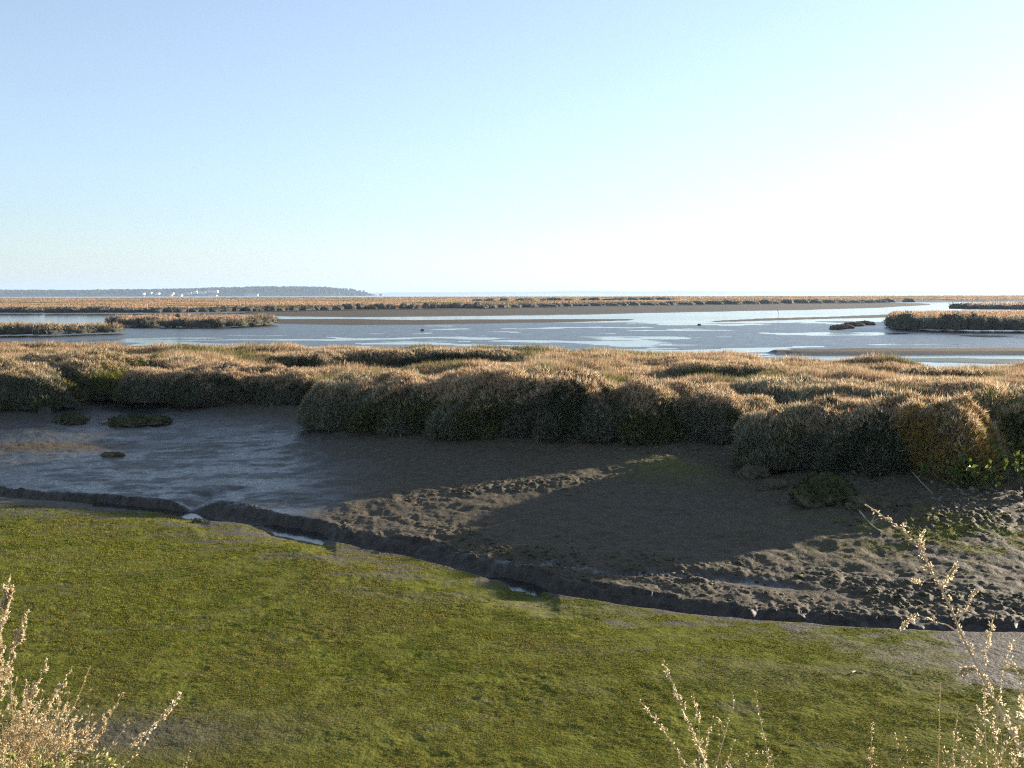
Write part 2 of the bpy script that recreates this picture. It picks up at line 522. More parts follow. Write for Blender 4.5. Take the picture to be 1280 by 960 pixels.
def blades(P, N, L, W, nper=1, spread=.6, col=None, colvar=.25, bend=.0):
    """nper narrow leaf-sized triangles growing from every point P along N"""
    P = np.repeat(P, nper, 0); N = np.repeat(N, nper, 0); L = np.repeat(np.broadcast_to(L, (len(P) // nper,)), nper); W = np.repeat(np.broadcast_to(W, (len(P) // nper,)), nper)
    k = len(P)
    D = unit(N + rng.normal(0, spread, (k, 3)))
    S = unit(np.cross(D, rng.normal(0, 1, (k, 3))))
    L = L * rng.uniform(.55, 1.35, k)
    V = np.empty((k, 3, 3))
    V[:, 0] = P - S * W[:, None] * .5; V[:, 1] = P + S * W[:, None] * .5; V[:, 2] = P + D * L[:, None]
    C = None
    if col is not None:
        C = np.repeat(col, nper, 0) * np.exp(rng.normal(0, colvar, (k, 1)))
        C = np.repeat(np.clip(C, .004, .85), 3, 0)
    return V.reshape(-1, 3), np.arange(k * 3).reshape(-1, 3), C


GREY = np.array([.15, .152, .095]); OLIVE = np.array([.105, .11, .022]); DARK = np.array([.035, .045, .02])
STRAW = np.array([.40, .295, .17]); ORANGE = np.array([.37, .21, .12]); PALE = np.array([.52, .44, .30]); GREEN = np.array([.10, .14, .022])


def dome(th, ph, rx, ry, h, seed, k=.74):
    c, s = np.cos(th), np.sin(th)
    rad = np.sign(c) * np.abs(c) ** k
    ox, oy = rad * np.cos(ph), rad * np.sin(ph)
    wob = .66 + .68 * fbm(np.cos(ph) * 1.9 + seed, np.sin(ph) * 1.9 + seed * 1.7 + s * 1.3, 4, seed)
    lump = .68 + .62 * fbm(ox * 2.0 * max(rx, .6) + seed * 3, oy * 2.0 * max(ry, .6) - seed, 4, seed + 5)
    z = h * (np.abs(s) ** k) * lump
    return np.stack([ox * rx * wob, oy * ry * wob, z], -1)


def shrub(label, u0, u1, vtop, vbase, ry, zb=.40, look='grey', dens=1500, group='shrubs along the near mud bank', size=1.0, cat='shrub', name='saltmarsh_shrub', tipf=.5, y=None):
    um = (u0 + u1) / 2
    fr = at(um, vbase, zb)
    cy = fr[1] + ry * .92
    cx = fr[0] * cy / fr[1]
    rx = (u1 - u0) / 2 * cy / F * (1.3 if size < 2 else 1)
    h = max(at_depth(um, vtop, cy)[2] - zb, .25)
    seed = int(rng.integers(1, 900))
    root = tag(empty(name, (cx, cy, zb - .05)), label, cat, group)
    # dense woody core
    na, nb = 44, 12
    th = np.linspace(0, math.pi / 2, nb); ph = np.linspace(0, 2 * math.pi, na, endpoint=False)
    g1, g2 = np.meshgrid(th, ph, indexing='ij')
    V = dome(g1, g2, rx, ry, h, seed) * np.array([.93, .93, .93])
    I = np.arange(na * nb).reshape(nb, na)
    Q = np.stack([I[:-1], np.roll(I, -1, 1)[:-1], np.roll(I, -1, 1)[1:], I[1:]], -1).reshape(-1, 4)
    mesh_obj('twigs', V, Q, M_core, root, smooth=True)
    # foliage over it
    area = 2.4 * (rx + ry) * h + math.pi * rx * ry
    nt = int(area * dens / size ** 2)
    zz = rng.uniform(0, 1, nt)
    th = np.arcsin(zz ** 1.0) * rng.uniform(.75, 1.0, nt) ** .3
    ph = rng.uniform(0, 2 * math.pi, nt)
    e = .02
    P = dome(th, ph, rx, ry, h, seed)
    N = unit(np.cross(dome(th, ph + e, rx, ry, h, seed) - P, dome(th + e, ph, rx, ry, h, seed) - P))
    N = np.where((np.sum(N * P, -1) < 0)[:, None], -N, N)
    P = P * (rng.uniform(.93, 1.02, (nt, 1)) + (rng.uniform(0, 1, (nt, 1)) < .06) * rng.uniform(0, .06, (nt, 1)))
    top = P[:, 2] / h
    pn = fbm(P[:, 0] * 1.3 + seed, P[:, 1] * 1.3 + P[:, 2] * 1.7, 3, seed + 9)
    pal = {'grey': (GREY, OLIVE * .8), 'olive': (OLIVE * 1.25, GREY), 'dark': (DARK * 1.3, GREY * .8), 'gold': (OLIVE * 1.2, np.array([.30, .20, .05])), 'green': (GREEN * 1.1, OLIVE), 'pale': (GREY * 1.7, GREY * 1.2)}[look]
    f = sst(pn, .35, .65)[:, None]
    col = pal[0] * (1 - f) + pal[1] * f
    is_tip = (rng.uniform(0, 1, nt) < tipf * 1.5 * sst(top + (pn - .5) * .5, .48, .85) * sst(N[:, 2], .15, .6))
    tw_ = (rng.uniform(0, 1, nt) < .13)
    col[tw_] = PALE * .42
    G = unit(N * .55 + np.array([0, 0, .75]))
    a = ~is_tip
    if dens < 400:
        col[is_tip] = STRAW * .5 + ORANGE * .5
        is_tip[:] = False; a[:] = True
    v, f_, c = blades(P[a], G[a], .10 * size, .017 * size, 3, .55, col[a], .38)
    mesh_obj('foliage', v, f_, M_leaf, root, {'Col': c})
    if is_tip.sum() > 5:
        tc_ = np.where((rng.uniform(0, 1, is_tip.sum()) < .5)[:, None], STRAW, np.where((rng.uniform(0, 1, is_tip.sum()) < .55)[:, None], ORANGE, PALE))
        v, f_, c = blades(P[is_tip] + G[is_tip] * .03 * size, unit(G[is_tip] + [0, 0, .5]), .09 * size, .012 * size, 4, .5, tc_, .35)
        mesh_obj('seed_tips', v, f_, M_tips, root, {'Col': c})
    return root


FR = [  # label, u0, u1, vtop, vbase, ry, zb, look, tip share
    ('shaded grey-green shrub cut off by the left edge of the photo', -90, 60, 453, 514, 1.5, .42, 'grey', .45),
    ('sunlit olive shrub sloping into the muddy gully at left', 30, 172, 443, 499, 2.0, .42, 'olive', .4),
    ('short shrub on the right lip of the muddy gully', 158, 248, 463, 501, 1.0, .45, 'grey', .6),
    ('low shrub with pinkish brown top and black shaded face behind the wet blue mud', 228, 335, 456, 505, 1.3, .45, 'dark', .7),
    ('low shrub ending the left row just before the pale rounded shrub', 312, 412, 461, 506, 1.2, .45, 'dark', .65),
    ('pale grey rounded shrub at the left end of the long hedge', 394, 482, 473, 536, 1.0, .42, 'pale', .3),
    ('hedge shrub with bleached tips, next to the pale rounded shrub', 455, 568, 468, 542, 1.4, .42, 'grey', .6),
    ('middle hedge shrub with long straw coloured tips over a black base', 545, 668, 466, 548, 1.5, .42, 'grey', .65),
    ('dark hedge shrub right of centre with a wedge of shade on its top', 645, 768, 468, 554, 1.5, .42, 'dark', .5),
    ('hedge shrub above the patch of lumpy green clods', 748, 860, 477, 554, 1.25, .42, 'grey', .5),
    ('rounded shrub closing the right end of the long hedge', 842, 950, 490, 553, 1.0, .42, 'grey', .55),
    ('dark green shrub starting the right bank beside the gap in the hedge', 930, 1045, 510, 584, 0.95, .42, 'grey', .3),
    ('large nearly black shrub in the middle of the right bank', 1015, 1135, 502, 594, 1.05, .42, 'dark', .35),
    ('golden brown shrub above the broad-leaved plants at right', 1112, 1222, 500, 600, 1.0, .42, 'gold', .45),
    ('green shrub at the right edge of the photo behind pale stones', 1206, 1335, 494, 582, 1.2, .45, 'green', .35),
]
for l, u0, u1, vt, vb, ry, zb, look, tf in FR:
    shrub(l, u0, u1, vt, vb, ry, zb, look, tipf=tf)
for l, u0, u1, vt, vb in [('shrub just past the right edge of the photo', 1350, 1480, 500, 560), ('second shrub past the right edge of the photo', 1470, 1620, 500, 560)]:
    shrub(l, u0, u1, vt, vb, 1.1, .42, 'dark', dens=500)
BK = [
    ('low silvery shrub behind the gap in the hedge', 932, 1035, 475, 512, 1.5, .82, 'pale', .25),
    ('low silvery shrub behind the large black shrub', 1020, 1125, 480, 510, 1.3, .88, 'pale', .35),
    ('low pinkish shrub behind the golden brown shrub', 1105, 1245, 476, 504, 1.3, .95, 'grey', .6),
    ('small dark shrub on the brown marsh flat, below the shiny creek at right', 1130, 1212, 462, 478, .9, .98, 'dark', .3),
    ('long dark low shrub on the marsh top left of the centre', 405, 520, 438, 459, 1.0, 1.0, 'dark', .35),
    ('dark low shrub on the marsh top at the centre, near the water', 505, 645, 436, 457, 1.0, 1.0, 'dark', .4),
    ('small dark shrub behind the end of the left row', 345, 425, 441, 463, 1.0, 1.0, 'dark', .45),
    ('small shrub throwing a dark hollow at the head of the gully', 188, 250, 447, 466, .9, .95, 'dark', .4),
    ('knee-high shrub on the marsh top behind the right end of the hedge', 850, 965, 452, 476, 1.2, .95, 'olive', .5),
]
for l, u0, u1, vt, vb, ry, zb, look, tf in BK:
    shrub(l, u0, u1, vt, vb, ry, zb, look, tipf=tf, dens=1000, size=1.2, group='shrubs on the marsh top')


def cover(name, n, tmin, tmax, ymin, ymax, ok, Lf, Wf, nper, colfn, label=None, persp=1.0, spread=.45):
    T = rng.uniform(tmin, tmax, n)
    iy = rng.uniform(0, 1, n)
    Y = 1 / (1 / ymax + (1 / ymin - 1 / ymax) * iy) if persp else ymin + (ymax - ymin) * iy
    X = T * Y
    Z, i = terrain(X, Y, False)
    m = ok(X, Y, Z, i)
    X, Y, Z = X[m], Y[m], Z[m]
    P = np.stack([X, Y, Z - .02], -1)
    N = np.tile([0, 0, 1.0], (len(X), 1))
    c = colfn(X, Y, Z)
    v, f, c = blades(P, N, Lf(X, Y), Wf(X, Y), nper, spread, c, .28)
    return tag(mesh_obj(name, v, f, M_tips, None, {'Col': c}), label, kind='stuff')


def mcol(X, Y, Z):
    a = fbm(X * .5, Y * .5, 4, 81)[:, None]; b = rng.uniform(0, 1, (len(X), 1))
    c = np.where(b < .45, ORANGE, np.where(b < .8, STRAW, PALE * .9))
    g = np.maximum(sst(a, .47, .62), .35 * (rng.uniform(0, 1, (len(X), 1)) < .4))
    return c * (1 - g * .8) + OLIVE * g * .8


def top_ok(X, Y, Z, i):
    k = (i['e'] > .35) & (Y < i['yr'] + .5)
    return k


cover('marsh_grass', 480000, -.62, .62, 15.5, 44, top_ok,
      lambda X, Y: .06 + .13 * sst(fbm(X * .9, Y * .9, 3, 82), .35, .7) + .0016 * Y, lambda X, Y: .00062 * Y, 3, mcol,
      'orange brown saltmarsh plants carpeting the flat marsh top behind the shrubs', persp=1)


def isl_ok(X, Y, Z, i): return i['isl'] > .5


def fcol(X, Y, Z):
    a = fbm(X * .05, Y * .05, 4, 83)[:, None]; b = rng.uniform(0, 1, (len(X), 1))
    c = np.where(b < .6, ORANGE * .95, STRAW * .85)
    g = sst(a, .52, .66)
    return c * (1 - g * .8) + OLIVE * .9 * g * .8


cover('islet_grass', 160000, -.7, .7, 70, 300, isl_ok, lambda X, Y: .12 + .0012 * Y, lambda X, Y: .0011 * Y, 2, fcol,
      'brown saltmarsh plants on top of the islets in the tidal flat', persp=1)
cover('far_marsh_grass', 200000, -.75, .75, 165, 920, lambda X, Y, Z, i: i['fm'] > .6, lambda X, Y: .22 + .00022 * Y, lambda X, Y: .0016 * Y, 2, fcol,
      'wide orange brown saltmarsh across the water reaching to the bay', persp=.8)


def edge_row(label, group, spec, n, zb, look, hpx, wpx, ry, tipf=.5, dens=90, size=4.0):
    """a row of shrubs along an edge line of the photograph: spec = [(u, v), ...]"""
    us = np.array([p[0] for p in spec]); vv = np.array([p[1] for p in spec])
    d = np.linspace(us[0], us[-1], n)
    for u in d:
        u = u + rng.normal(0, (us[-1] - us[0]) / n * .2)
        v = np.interp(u, us, vv)
        h = hpx * rng.uniform(.7, 1.12); w = wpx * rng.uniform(.6, 1.5)
        shrub(label, u - w, u + w, v - h, v, ry * rng.uniform(.8, 1.2), zb, look[int(rng.integers(len(look)))], dens=dens, group=group, size=size, tipf=tipf)


edge_row('dark shrub on the front rim of the large brown-topped islet at right', 'shrubs round the large right islet', [(1116, 408), (1135, 411), (1200, 412), (1290, 412.5)], 11, .25, ['dark', 'grey', 'dark'], 18, 13, 2.0, .15, 160, 3.0)
edge_row('low dark shrub on the small islet behind the large right islet', 'shrubs on the rear right islet', [(1203, 386), (1290, 387)], 6, .4, ['dark'], 6.5, 12, 3, .3, 40, 5)
edge_row('dark shrub along the islet touching the left edge of the photo', 'shrubs on the left islet', [(-20, 418), (70, 417.5), (132, 415)], 9, .25, ['dark', 'grey', 'olive'], 13, 13, 1.8, .5, 160, 3.0)
edge_row('grey-green shrub on the long low islet at left, right of a dark gap', 'shrubs on the long left islet', [(148, 406), (220, 407.5), (290, 407.5), (330, 405)], 12, .25, ['dark', 'grey', 'olive'], 11.5, 12, 2.0, .6, 140, 3.4)
edge_row('yellow-green low shrub at the waterline of the long left islet', 'waterline shrubs of the long left islet', [(215, 409), (270, 408.5), (330, 406)], 8, .05, ['green'], 5, 8, .9, 0, 140, 3.0)
edge_row('small dark shrub on the shore of the wide marsh across the water', 'shrubs on the far shore', [(-20, 390.5), (200, 390.5), (330, 388.5), (450, 386.3), (600, 384.8)], 46, .3, ['dark', 'olive', 'dark', 'green'], 7.0, 9, 2.5, .25, 34, 6.5)
edge_row('yellow-green shrub low on the right part of the far shore', 'shrubs on the far shore, right part', [(600, 384.9), (700, 383), (840, 381), (1000, 378.8), (1130, 377.8)], 34, .3, ['green', 'olive', 'dark'], 4.5, 11, 4, .2, 20, 9)
edge_row('dark shrub of the second dark line inside the far marsh', 'shrubs in the far marsh', [(600, 377.2), (700, 376.6), (840, 375.6)], 16, .7, ['dark'], 4.2, 9, 4, .1, 20, 9)

# ------------------------------------------------------------------ algae tufts on the flat (nobody could count them)
nA = 620000
T = rng.uniform(-.6, .6, nA); iy = rng.uniform(0, 1, nA)
Y = 1 / (1 / 17.0 + (1 / 6.0 - 1 / 17.0) * iy); X = T * Y
Z, i = terrain(X, Y, True)
a_, w_, v_, b_, p_ = masks(X, Y, i)
cl = fbm(X * 4, Y * 4, 3, 91)
k = (a_ * sst(cl, .3, .6) > rng.uniform(0, 1, nA))
X, Y, Z, cl = X[k], Y[k], Z[k], cl[k]
g1 = fbm(X * 1.1, Y * 1.1, 3, 92)[:, None]
col = np.array([.165, .165, .026]) * (1 - sst(g1, .4, .62)) + np.array([.10, .122, .018]) * sst(g1, .4, .62)
bb = rng.uniform(0, 1, (len(X), 1)); gb = sst(fbm(X * .7, Y * .7, 4, 93), .48, .66)[:, None]
gb = np.maximum(gb, .8 * (1 - sst(Y, 6.6, 9.0))[:, None])
col = np.where(bb < .12 + gb * .6, np.array([.19, .145, .05]), col)
v, f, c = blades(np.stack([X, Y, Z - .004], -1), np.tile([0, 0, 1.0], (len(X), 1)), .0017 * Y, .0014 * Y, 1, .8, col, .13)
tag(mesh_obj('algae', v, f, M_algae, None, {'Col': c}), 'short yellow-green algae carpet over the mud flat in front of the channel', kind='stuff')

# ------------------------------------------------------------------ clods, hummocks, stones
ico_t = (1 + 5 ** .5) / 2
bm_v = unit(np.array([(-1, ico_t, 0), (1, ico_t, 0), (-1, -ico_t, 0), (1, -ico_t, 0), (0, -1, ico_t), (0, 1, ico_t), (0, -1, -ico_t), (0, 1, -ico_t), (ico_t, 0, -1), (ico_t, 0, 1), (-ico_t, 0, -1), (-ico_t, 0, 1)], float))
ICO_F = np.array([(0, 11, 5), (0, 5, 1), (0, 1, 7), (0, 7, 10), (0, 10, 11), (1, 5, 9), (5, 11, 4), (11, 10, 2), (10, 7, 6), (7, 1, 8), (3, 9, 4), (3, 4, 2), (3, 2, 6), (3, 6, 8), (3, 8, 9), (4, 9, 5), (2, 4, 11), (6, 2, 10), (8, 6, 7), (9, 8, 1)])


def subdiv(V, Fc):
    V = list(map(tuple, V)); cache = {}; out = []
    def mid(a, b):
        key = (min(a, b), max(a, b))
        if key not in cache:
            m = unit((np.array(V[a]) + np.array(V[b])) / 2); V.append(tuple(m)); cache[key] = len(V) - 1
        return cache[key]
    for a, b, c in Fc:
        ab, bc, ca = mid(a, b), mid(b, c), mid(c, a)
        out += [(a, ab, ca), (b, bc, ab), (c, ca, bc), (ab, bc, ca)]
    return np.array(V), np.array(out)


S1V, S1F = subdiv(bm_v, ICO_F); S2V, S2F = subdiv(S1V, S1F); S3V, S3F = subdiv(S2V, S2F); S4V, S4F = subdiv(S3V, S3F)


def clod_mat():
    t = NT('mud_clods')
    p = t.pos(); n_f = t.noise(9, 5, .6, p)
    c = t.ramp(n_f, [(0.25, (0.04, 0.034, 0.021)), (0.5, (0.092, 0.075, 0.045)), (.8, (.16, .13, .082))])
    t.set(t.b.inputs['Base Color'], t.mix(t.attr('green'), c, t.ramp(n_f, [(.3, (.02, .028, .006)), (.7, (.06, .068, .018))])))
    t.set(t.b.inputs['Roughness'], .85); t.set(t.b.inputs['Specular IOR Level'], .1)
    t.l.new(t.bump(t.noise(60, 4, .6, p), .6, .01), t.b.inputs['Normal'])
    return t.m


M_clod = clod_mat()


def rocks(X, Y, S, sink=.6, flat=.55):
    Z, _ = terrain(X, Y, True)
    V, Fa, off = [], [], 0
    n = len(X)
    k = rng.normal(0, .22, (n, len(S1V), 1))
    base_ = S1V[None] * (1 + k)
    ax = rng.uniform(.7, 1.5, (n, 1, 3)) * np.array([1, 1, flat])
    a = rng.uniform(0, 6.28, n); ca, sa = np.cos(a), np.sin(a)
    v = base_ * ax * S[:, None, None]
    x = v[..., 0] * ca[:, None] - v[..., 1] * sa[:, None]; y = v[..., 0] * sa[:, None] + v[..., 1] * ca[:, None]
    v = np.stack([x + X[:, None], y + Y[:, None], v[..., 2] + Z[:, None] + S[:, None] * (flat - sink) * .5], -1)
    f = S1F[None] + (np.arange(n) * len(S1V))[:, None, None]
    return v.reshape(-1, 3), f.reshape(-1, 3)


nC = 26000
T = rng.uniform(tb(380), tb(1420), nC); iy = rng.uniform(0, 1, nC)
Y = 1 / (1 / 19.5 + (1 / 9.8 - 1 / 19.5) * iy); X = T * Y
Z, i = terrain(X, Y, False)
ca_ = clod_amount(X, Y, i)
k = (Y > i['yc'] + .14) & (Y < i['yb'] - .1) & (rng.uniform(0, 1, nC) < np.clip(ca_ - .15, 0, 1) * .42)
X, Y = X[k], Y[k]; S = .008 + .065 * rng.beta(1.0, 7, len(X))
v, f = rocks(X, Y, S)
gr = np.repeat(sst(fbm(X * 1.2, Y * 1.2, 2, 95), .45, .62) * .7, len(S1V))
tag(mesh_obj('mud_clods', v, f, M_clod, None, {'green': gr}), 'crumbly clods of grey-green mud scattered on the bank above the channel', kind='stuff')


def hummock(name, label, cat, u, v, rx, ry, h, z, green, group=None, amp=.35):
    c = at(u, v, z); cy = c[1] + ry
    cx = c[0] * cy / c[1]
    seed = int(rng.integers(1, 999))
    V = S4V.copy()
    d = .70 + amp * 1.6 * fbm(V[:, 0] * 2.6 + seed + V[:, 2] * 1.9, V[:, 1] * 2.6 - V[:, 2] * 2.2, 4, seed)
    if amp > 0:
        wl = worley(V[:, 0] * 4 + seed + V[:, 2] * 2, V[:, 1] * 4 - V[:, 2] * 3, seed)
        d = d + (.45 - wl) * .28 + (fbm(V[:, 0] * 9 + V[:, 2] * 6, V[:, 1] * 9 - V[:, 2] * 7, 3, seed + 2) - .5) * .22
    V = V * d[:, None] * np.array([rx, ry, h]) + np.array([0, 0, h * .15])
    g = np.clip(green * sst(S4V[:, 2] + rng.normal(0, .12, len(S4V)), -.1, .5), 0, 1)
    o = mesh_obj(name, V, S4F, M_clod, None, {'green': g}, smooth=True)
    zt = terrain(np.array([cx]), np.array([cy]), False)[0][0]
    o.location = (cx, cy, zt)
    tag(o, label, cat, group)
    if green > .3:      # short moss and algae growing on it
        k = rng.integers(0, len(V), int(500 * (rx + ry) * 2)); P = V[k] * rng.uniform(.96, 1.03, (len(k), 1)); P = P[(P[:, 2] > 0)]
        P = P + rng.normal(0, .02, P.shape)
        cc = np.where(rng.uniform(0, 1, (len(P), 1)) < .6, np.array([.032, .045, .01]), np.array([.06, .056, .022]))
        v_, f_, c_ = blades(P, unit(P / np.array([rx, ry, h]) ** 2 + [0, 0, .5]), .05, .022, 3, .7, cc, .35)
        mesh_obj('moss', v_, f_, M_algae, o, {'Col': c_})
    return o


hummock('mossy_hummock', 'low dark mound with a thin green top in the mouth of the muddy gully', 'mound', 172, 524, .75, .45, .17, .35, .8)
hummock('mud_mound', 'small dark lump on the wet blue mud at left', 'mud lump', 140, 560, .22, .10, .07, .25, 0)
hummock('mud_mound', 'dark weedy lump below the sunlit olive shrub', 'mud lump', 88, 522, .35, .3, .16, .35, .5)
hummock('mossy_boulder', 'rounded mossy lump standing alone below the dark right bank shrubs', 'lump', 1030, 622, .42, .36, .30, .36, .8)
hummock('mud_mound', 'crumbling brown mud lump between the mossy lump and the leafy plants', 'mud lump', 1088, 630, .34, .25, .14, .36, .25)
hummock('mud_mound', 'brown mud lump at the foot of the first shrub right of the gap', 'mud lump', 942, 590, .25, .2, .16, .36, .1)
hummock('mud_mound', 'dark mud lump between the gap in the hedge and the mossy lump', 'mud lump', 968, 602, .2, .18, .12, .36, 0)
hummock('pale_stone', 'pale yellowish lump on the lip of the channel where the side gully joins', 'stone', 247, 651, .08, .05, .05, 0, 0)
hummock('stone', 'dark rock alone in the shiny water right of centre', 'rock', 874, 407, .2, .15, .14, 0, 0)
hummock('stone', 'dark rock in the shallow water left of centre', 'rock', 528, 414, .16, .14, .16, 0, 0)
for q, (u, v) in enumerate([(1052, 412.5), (1066, 409.5), (1080, 408)]):
    hummock('mud_mound', 'dark mud lump at the tip of the spit left of the large right islet', 'mud lump', u, v, 1.0, .8, .32, 0, 0, 'mud lumps at the tip of the spit')
# pale stones at the right edge of the near bank
PALE_T = NT('bleached_stone'); PALE_T.set(PALE_T.b.inputs['Base Color'], PALE_T.ramp(PALE_T.noise(20, 4, .6, PALE_T.pos()), [(.3, (.09, .075, .055)), (.7, (.21, .17, .125))])); PALE_T.set(PALE_T.b.inputs['Roughness'], .85)
def litter(name, label, u0, u1, v0, v1, n, smin, smax, mat):
    uu = rng.uniform(u0, u1, n); vv = rng.uniform(v0, v1, n)
    pts = np.array([at(a, b, .45) for a, b in zip(uu, vv)])
    v, f = rocks(pts[:, 0], pts[:, 1], rng.uniform(smin, smax, n), .15, .8)
    return tag(mesh_obj(name, v, f, mat, None, {'green': np.zeros(len(v))}), label, kind='stuff')
litter('pale_rubble', 'pale bleached rubble lying on the mud below the green shrub at the right edge', 1165, 1300, 600, 624, 80, .012, .035, PALE_T.m)

# ------------------------------------------------------------------ small plants, sticks, stems
class MB:
    def __init__(s): s.v, s.f, s.c = [], [], []

    def tube(s, pts, r0, r1, k=5, col=(.4, .3, .17)):
        pts = [np.asarray(p, float) for p in pts]
        n = len(pts); b0 = len(s.v)
        for j, p in enumerate(pts):
            d = unit(pts[min(j + 1, n - 1)] - pts[max(j - 1, 0)])
            a = unit(np.cross(d, [0.31, .9, .2])); b = np.cross(d, a)
            r = r0 + (r1 - r0) * j / (n - 1)
            for q in range(k):
                w = 2 * math.pi * q / k
                s.v.append(p + (a * math.cos(w) + b * math.sin(w)) * r); s.c.append(col)
        for j in range(n - 1):
            for q in range(k):
                s.f.append((b0 + j * k + q, b0 + j * k + (q + 1) % k, b0 + (j + 1) * k + (q + 1) % k, b0 + (j + 1) * k + q))
        s.f.append(tuple(b0 + (n - 1) * k + q for q in range(k)))

    def bract(s, p, d, L, W, col):
        d = unit(np.asarray(d, float)); sd = unit(np.cross(d, rng.normal(0, 1, 3))); nn = np.cross(d, sd)
        b0 = len(s.v)
        s.v += [p, p + d * L * .45 + sd * W * .5 + nn * W * .25, p + d * L, p + d * L * .45 - sd * W * .5 + nn * W * .25, p + d * L * .5 - nn * W * .3]
        s.c += [col] * 5
        s.f += [(b0, b0 + 1, b0 + 4), (b0 + 1, b0 + 2, b0 + 4), (b0 + 2, b0 + 3, b0 + 4), (b0 + 3, b0, b0 + 4)]

    def build(s, name, mat, parent):
        org = np.array(parent.location) if parent is not None else np.zeros(3)
        par = parent
        while par is not None and par.parent is not None:
            par = par.parent; org = org + np.array(par.location)
        return mesh_obj(name, np.array(s.v) - org, s.f, mat, parent, {'Col': np.clip(np.array(s.c), .01, .8)})


def smooth_path(pts, n=24, wob=.0):
    pts = np.array(pts, float)
    d = np.concatenate([[0], np.cumsum(np.linalg.norm(np.diff(pts, axis=0), axis=1))]); d /= d[-1]
    # Catmull-Rom through the given points
    P = np.vstack([2 * pts[0] - pts[1], pts, 2 * pts[-1] - pts[-2]])
    out = []
    for t in np.linspace(0, 1, n):
        j = min(np.searchsorted(d, t, 'right') - 1, len(pts) - 2)
        u = (t - d[j]) / max(d[j + 1] - d[j], 1e-9)
        a, b, c, e = P[j], P[j + 1], P[j + 2], P[j + 3]
        out.append(.5 * ((2 * b) + (-a + c) * u + (2 * a - 5 * b + 4 * c - e) * u * u + (-a + 3 * b - 3 * c + e) * u ** 3))
    out = np.array(out)
    if wob:
        w = rng.normal(0, wob, out.shape); w[0] = 0
        out = out + np.cumsum(w, 0) * .35
    return out


DRY = (.58, .47, .29); DRYD = (.42, .31, .17); CREAM = (.76, .67, .48); TAN = (.56, .45, .27)
M_stem = leaf_mat('dry_stem', .2, .3, .55); M_seed = leaf_mat('dry_seed_heads', .5, .2, .7); M_leafg = leaf_mat('living_leaf', .4, .35, .5)


def weed(name, label, cat, depth, stems, group=None, root_spread=.05):
    """stems: dicts px (root first), r (base radius), tw = (from, to, count, length, angle) of side twigs, br = bracts per twig, top = bracts along the tip, leaf = bract size"""
    ux, vx = stems[0]['px'][0]
    rp = at_depth(ux, vx, depth)
    gz_ = terrain(np.array([rp[0]]), np.array([depth]), False)[0][0]
    root = tag(empty(name, (rp[0], depth, gz_)), label, cat, group)
    org = np.array([rp[0], depth, gz_])
    for st in stems:
        dy = st.get('dy', 0)
        n = len(st['px'])
        pts = [at_depth(u, v, depth + dy * (j + 1) / n + rng.normal(0, .012)) for j, (u, v) in enumerate(st['px'])]
        if not st.get('side'):
            g = org + np.array([rng.normal(0, root_spread), rng.normal(0, root_spread), -.03])
            g[2] = terrain(np.array([g[0]]), np.array([g[1]]), False)[0][0] - .03
            pts = [g] + pts
        path = smooth_path(pts, 30, st.get('wob', .002))
        mb = MB(); hd = MB()
        r = st.get('r', .003) * .88
        c0 = st.get('col', DRY)
        mb.tube(path, r * (1.3 if not st.get('side') else 1), r * .35, 6, c0)
        L = st.get('leaf', .012) * .78; BM = st.get('bm', 3.2)
        cols = st.get('cols', (CREAM, TAN, DRY))
        def cl_(): return np.array(cols[int(rng.integers(len(cols)))]) * math.exp(rng.normal(0, .18))
        if 'tw' in st:
            a, b, cnt, ln, ang = st['tw']
            for _ in range(cnt):
                t = rng.uniform(a, b); k = t * 29; j = int(min(k, 28)); p = path[j] + (path[j + 1] - path[j]) * (k - j)
                d = unit(path[j + 1] - path[j])
                sd = unit(np.cross(d, rng.normal(0, 1, 3)))
                dd = unit(d * math.cos(ang) + sd * math.sin(ang) + np.array([0, 0, .12]))
                l = ln * rng.uniform(.5, 1.2) * (1.1 - .65 * (t - a) / max(b - a, .01))
                e1 = p + dd * l * .5 + rng.normal(0, l * .05, 3); e2 = e1 + unit(dd + d * .35) * l * .5
                mb.tube([p, e1, e2], r * .38, r * .18, 4, c0)
                for _b in range(int(st.get('br', 8) * BM)):
                    f = rng.uniform(.25, 1.03)
                    q = p + (e1 - p) * min(f * 2, 1) + (e2 - e1) * max(f * 2 - 1, 0)
                    hd.bract(q + rng.normal(0, L * .18, 3), dd * .7 + rng.normal(0, .6, 3), L * rng.uniform(.6, 1.25), L * st.get('wid', .55), cl_())
        if 'top' in st:
            a, cnt = st['top']
            for _ in range(int(cnt * BM)):
                t = rng.uniform(a, 1) ; k = t * 29; j = int(min(k, 28)); p = path[j] + (path[j + 1] - path[j]) * (k - j)
                d = unit(path[j + 1] - path[j])
                hd.bract(p + rng.normal(0, L * .35, 3), d + rng.normal(0, .7, 3), L * rng.uniform(.6, 1.3), L * st.get('wid', .55), cl_())
        so = mb.build('branch' if st.get('side') else 'stem', M_stem, root)
        if hd.v and len(hd.v) < 300 and not st.get('leafy'):
            so.data.clear_geometry(); bpy.data.objects.remove(so)
            b0 = len(mb.v); mb.v += hd.v; mb.c += hd.c; mb.f += [tuple(x + b0 for x in f_) for f_ in hd.f]
            so = mb.build('branch' if st.get('side') else 'stem', M_seed, root)
        elif hd.v:
            ho = mesh_obj('seed_head' if not st.get('leafy') else 'leaf', np.array(hd.v) - org, hd.f, M_seed if not st.get('leafy') else M_leafg, so, {'Col': np.clip(np.array(hd.c), .01, .8)})
    return root


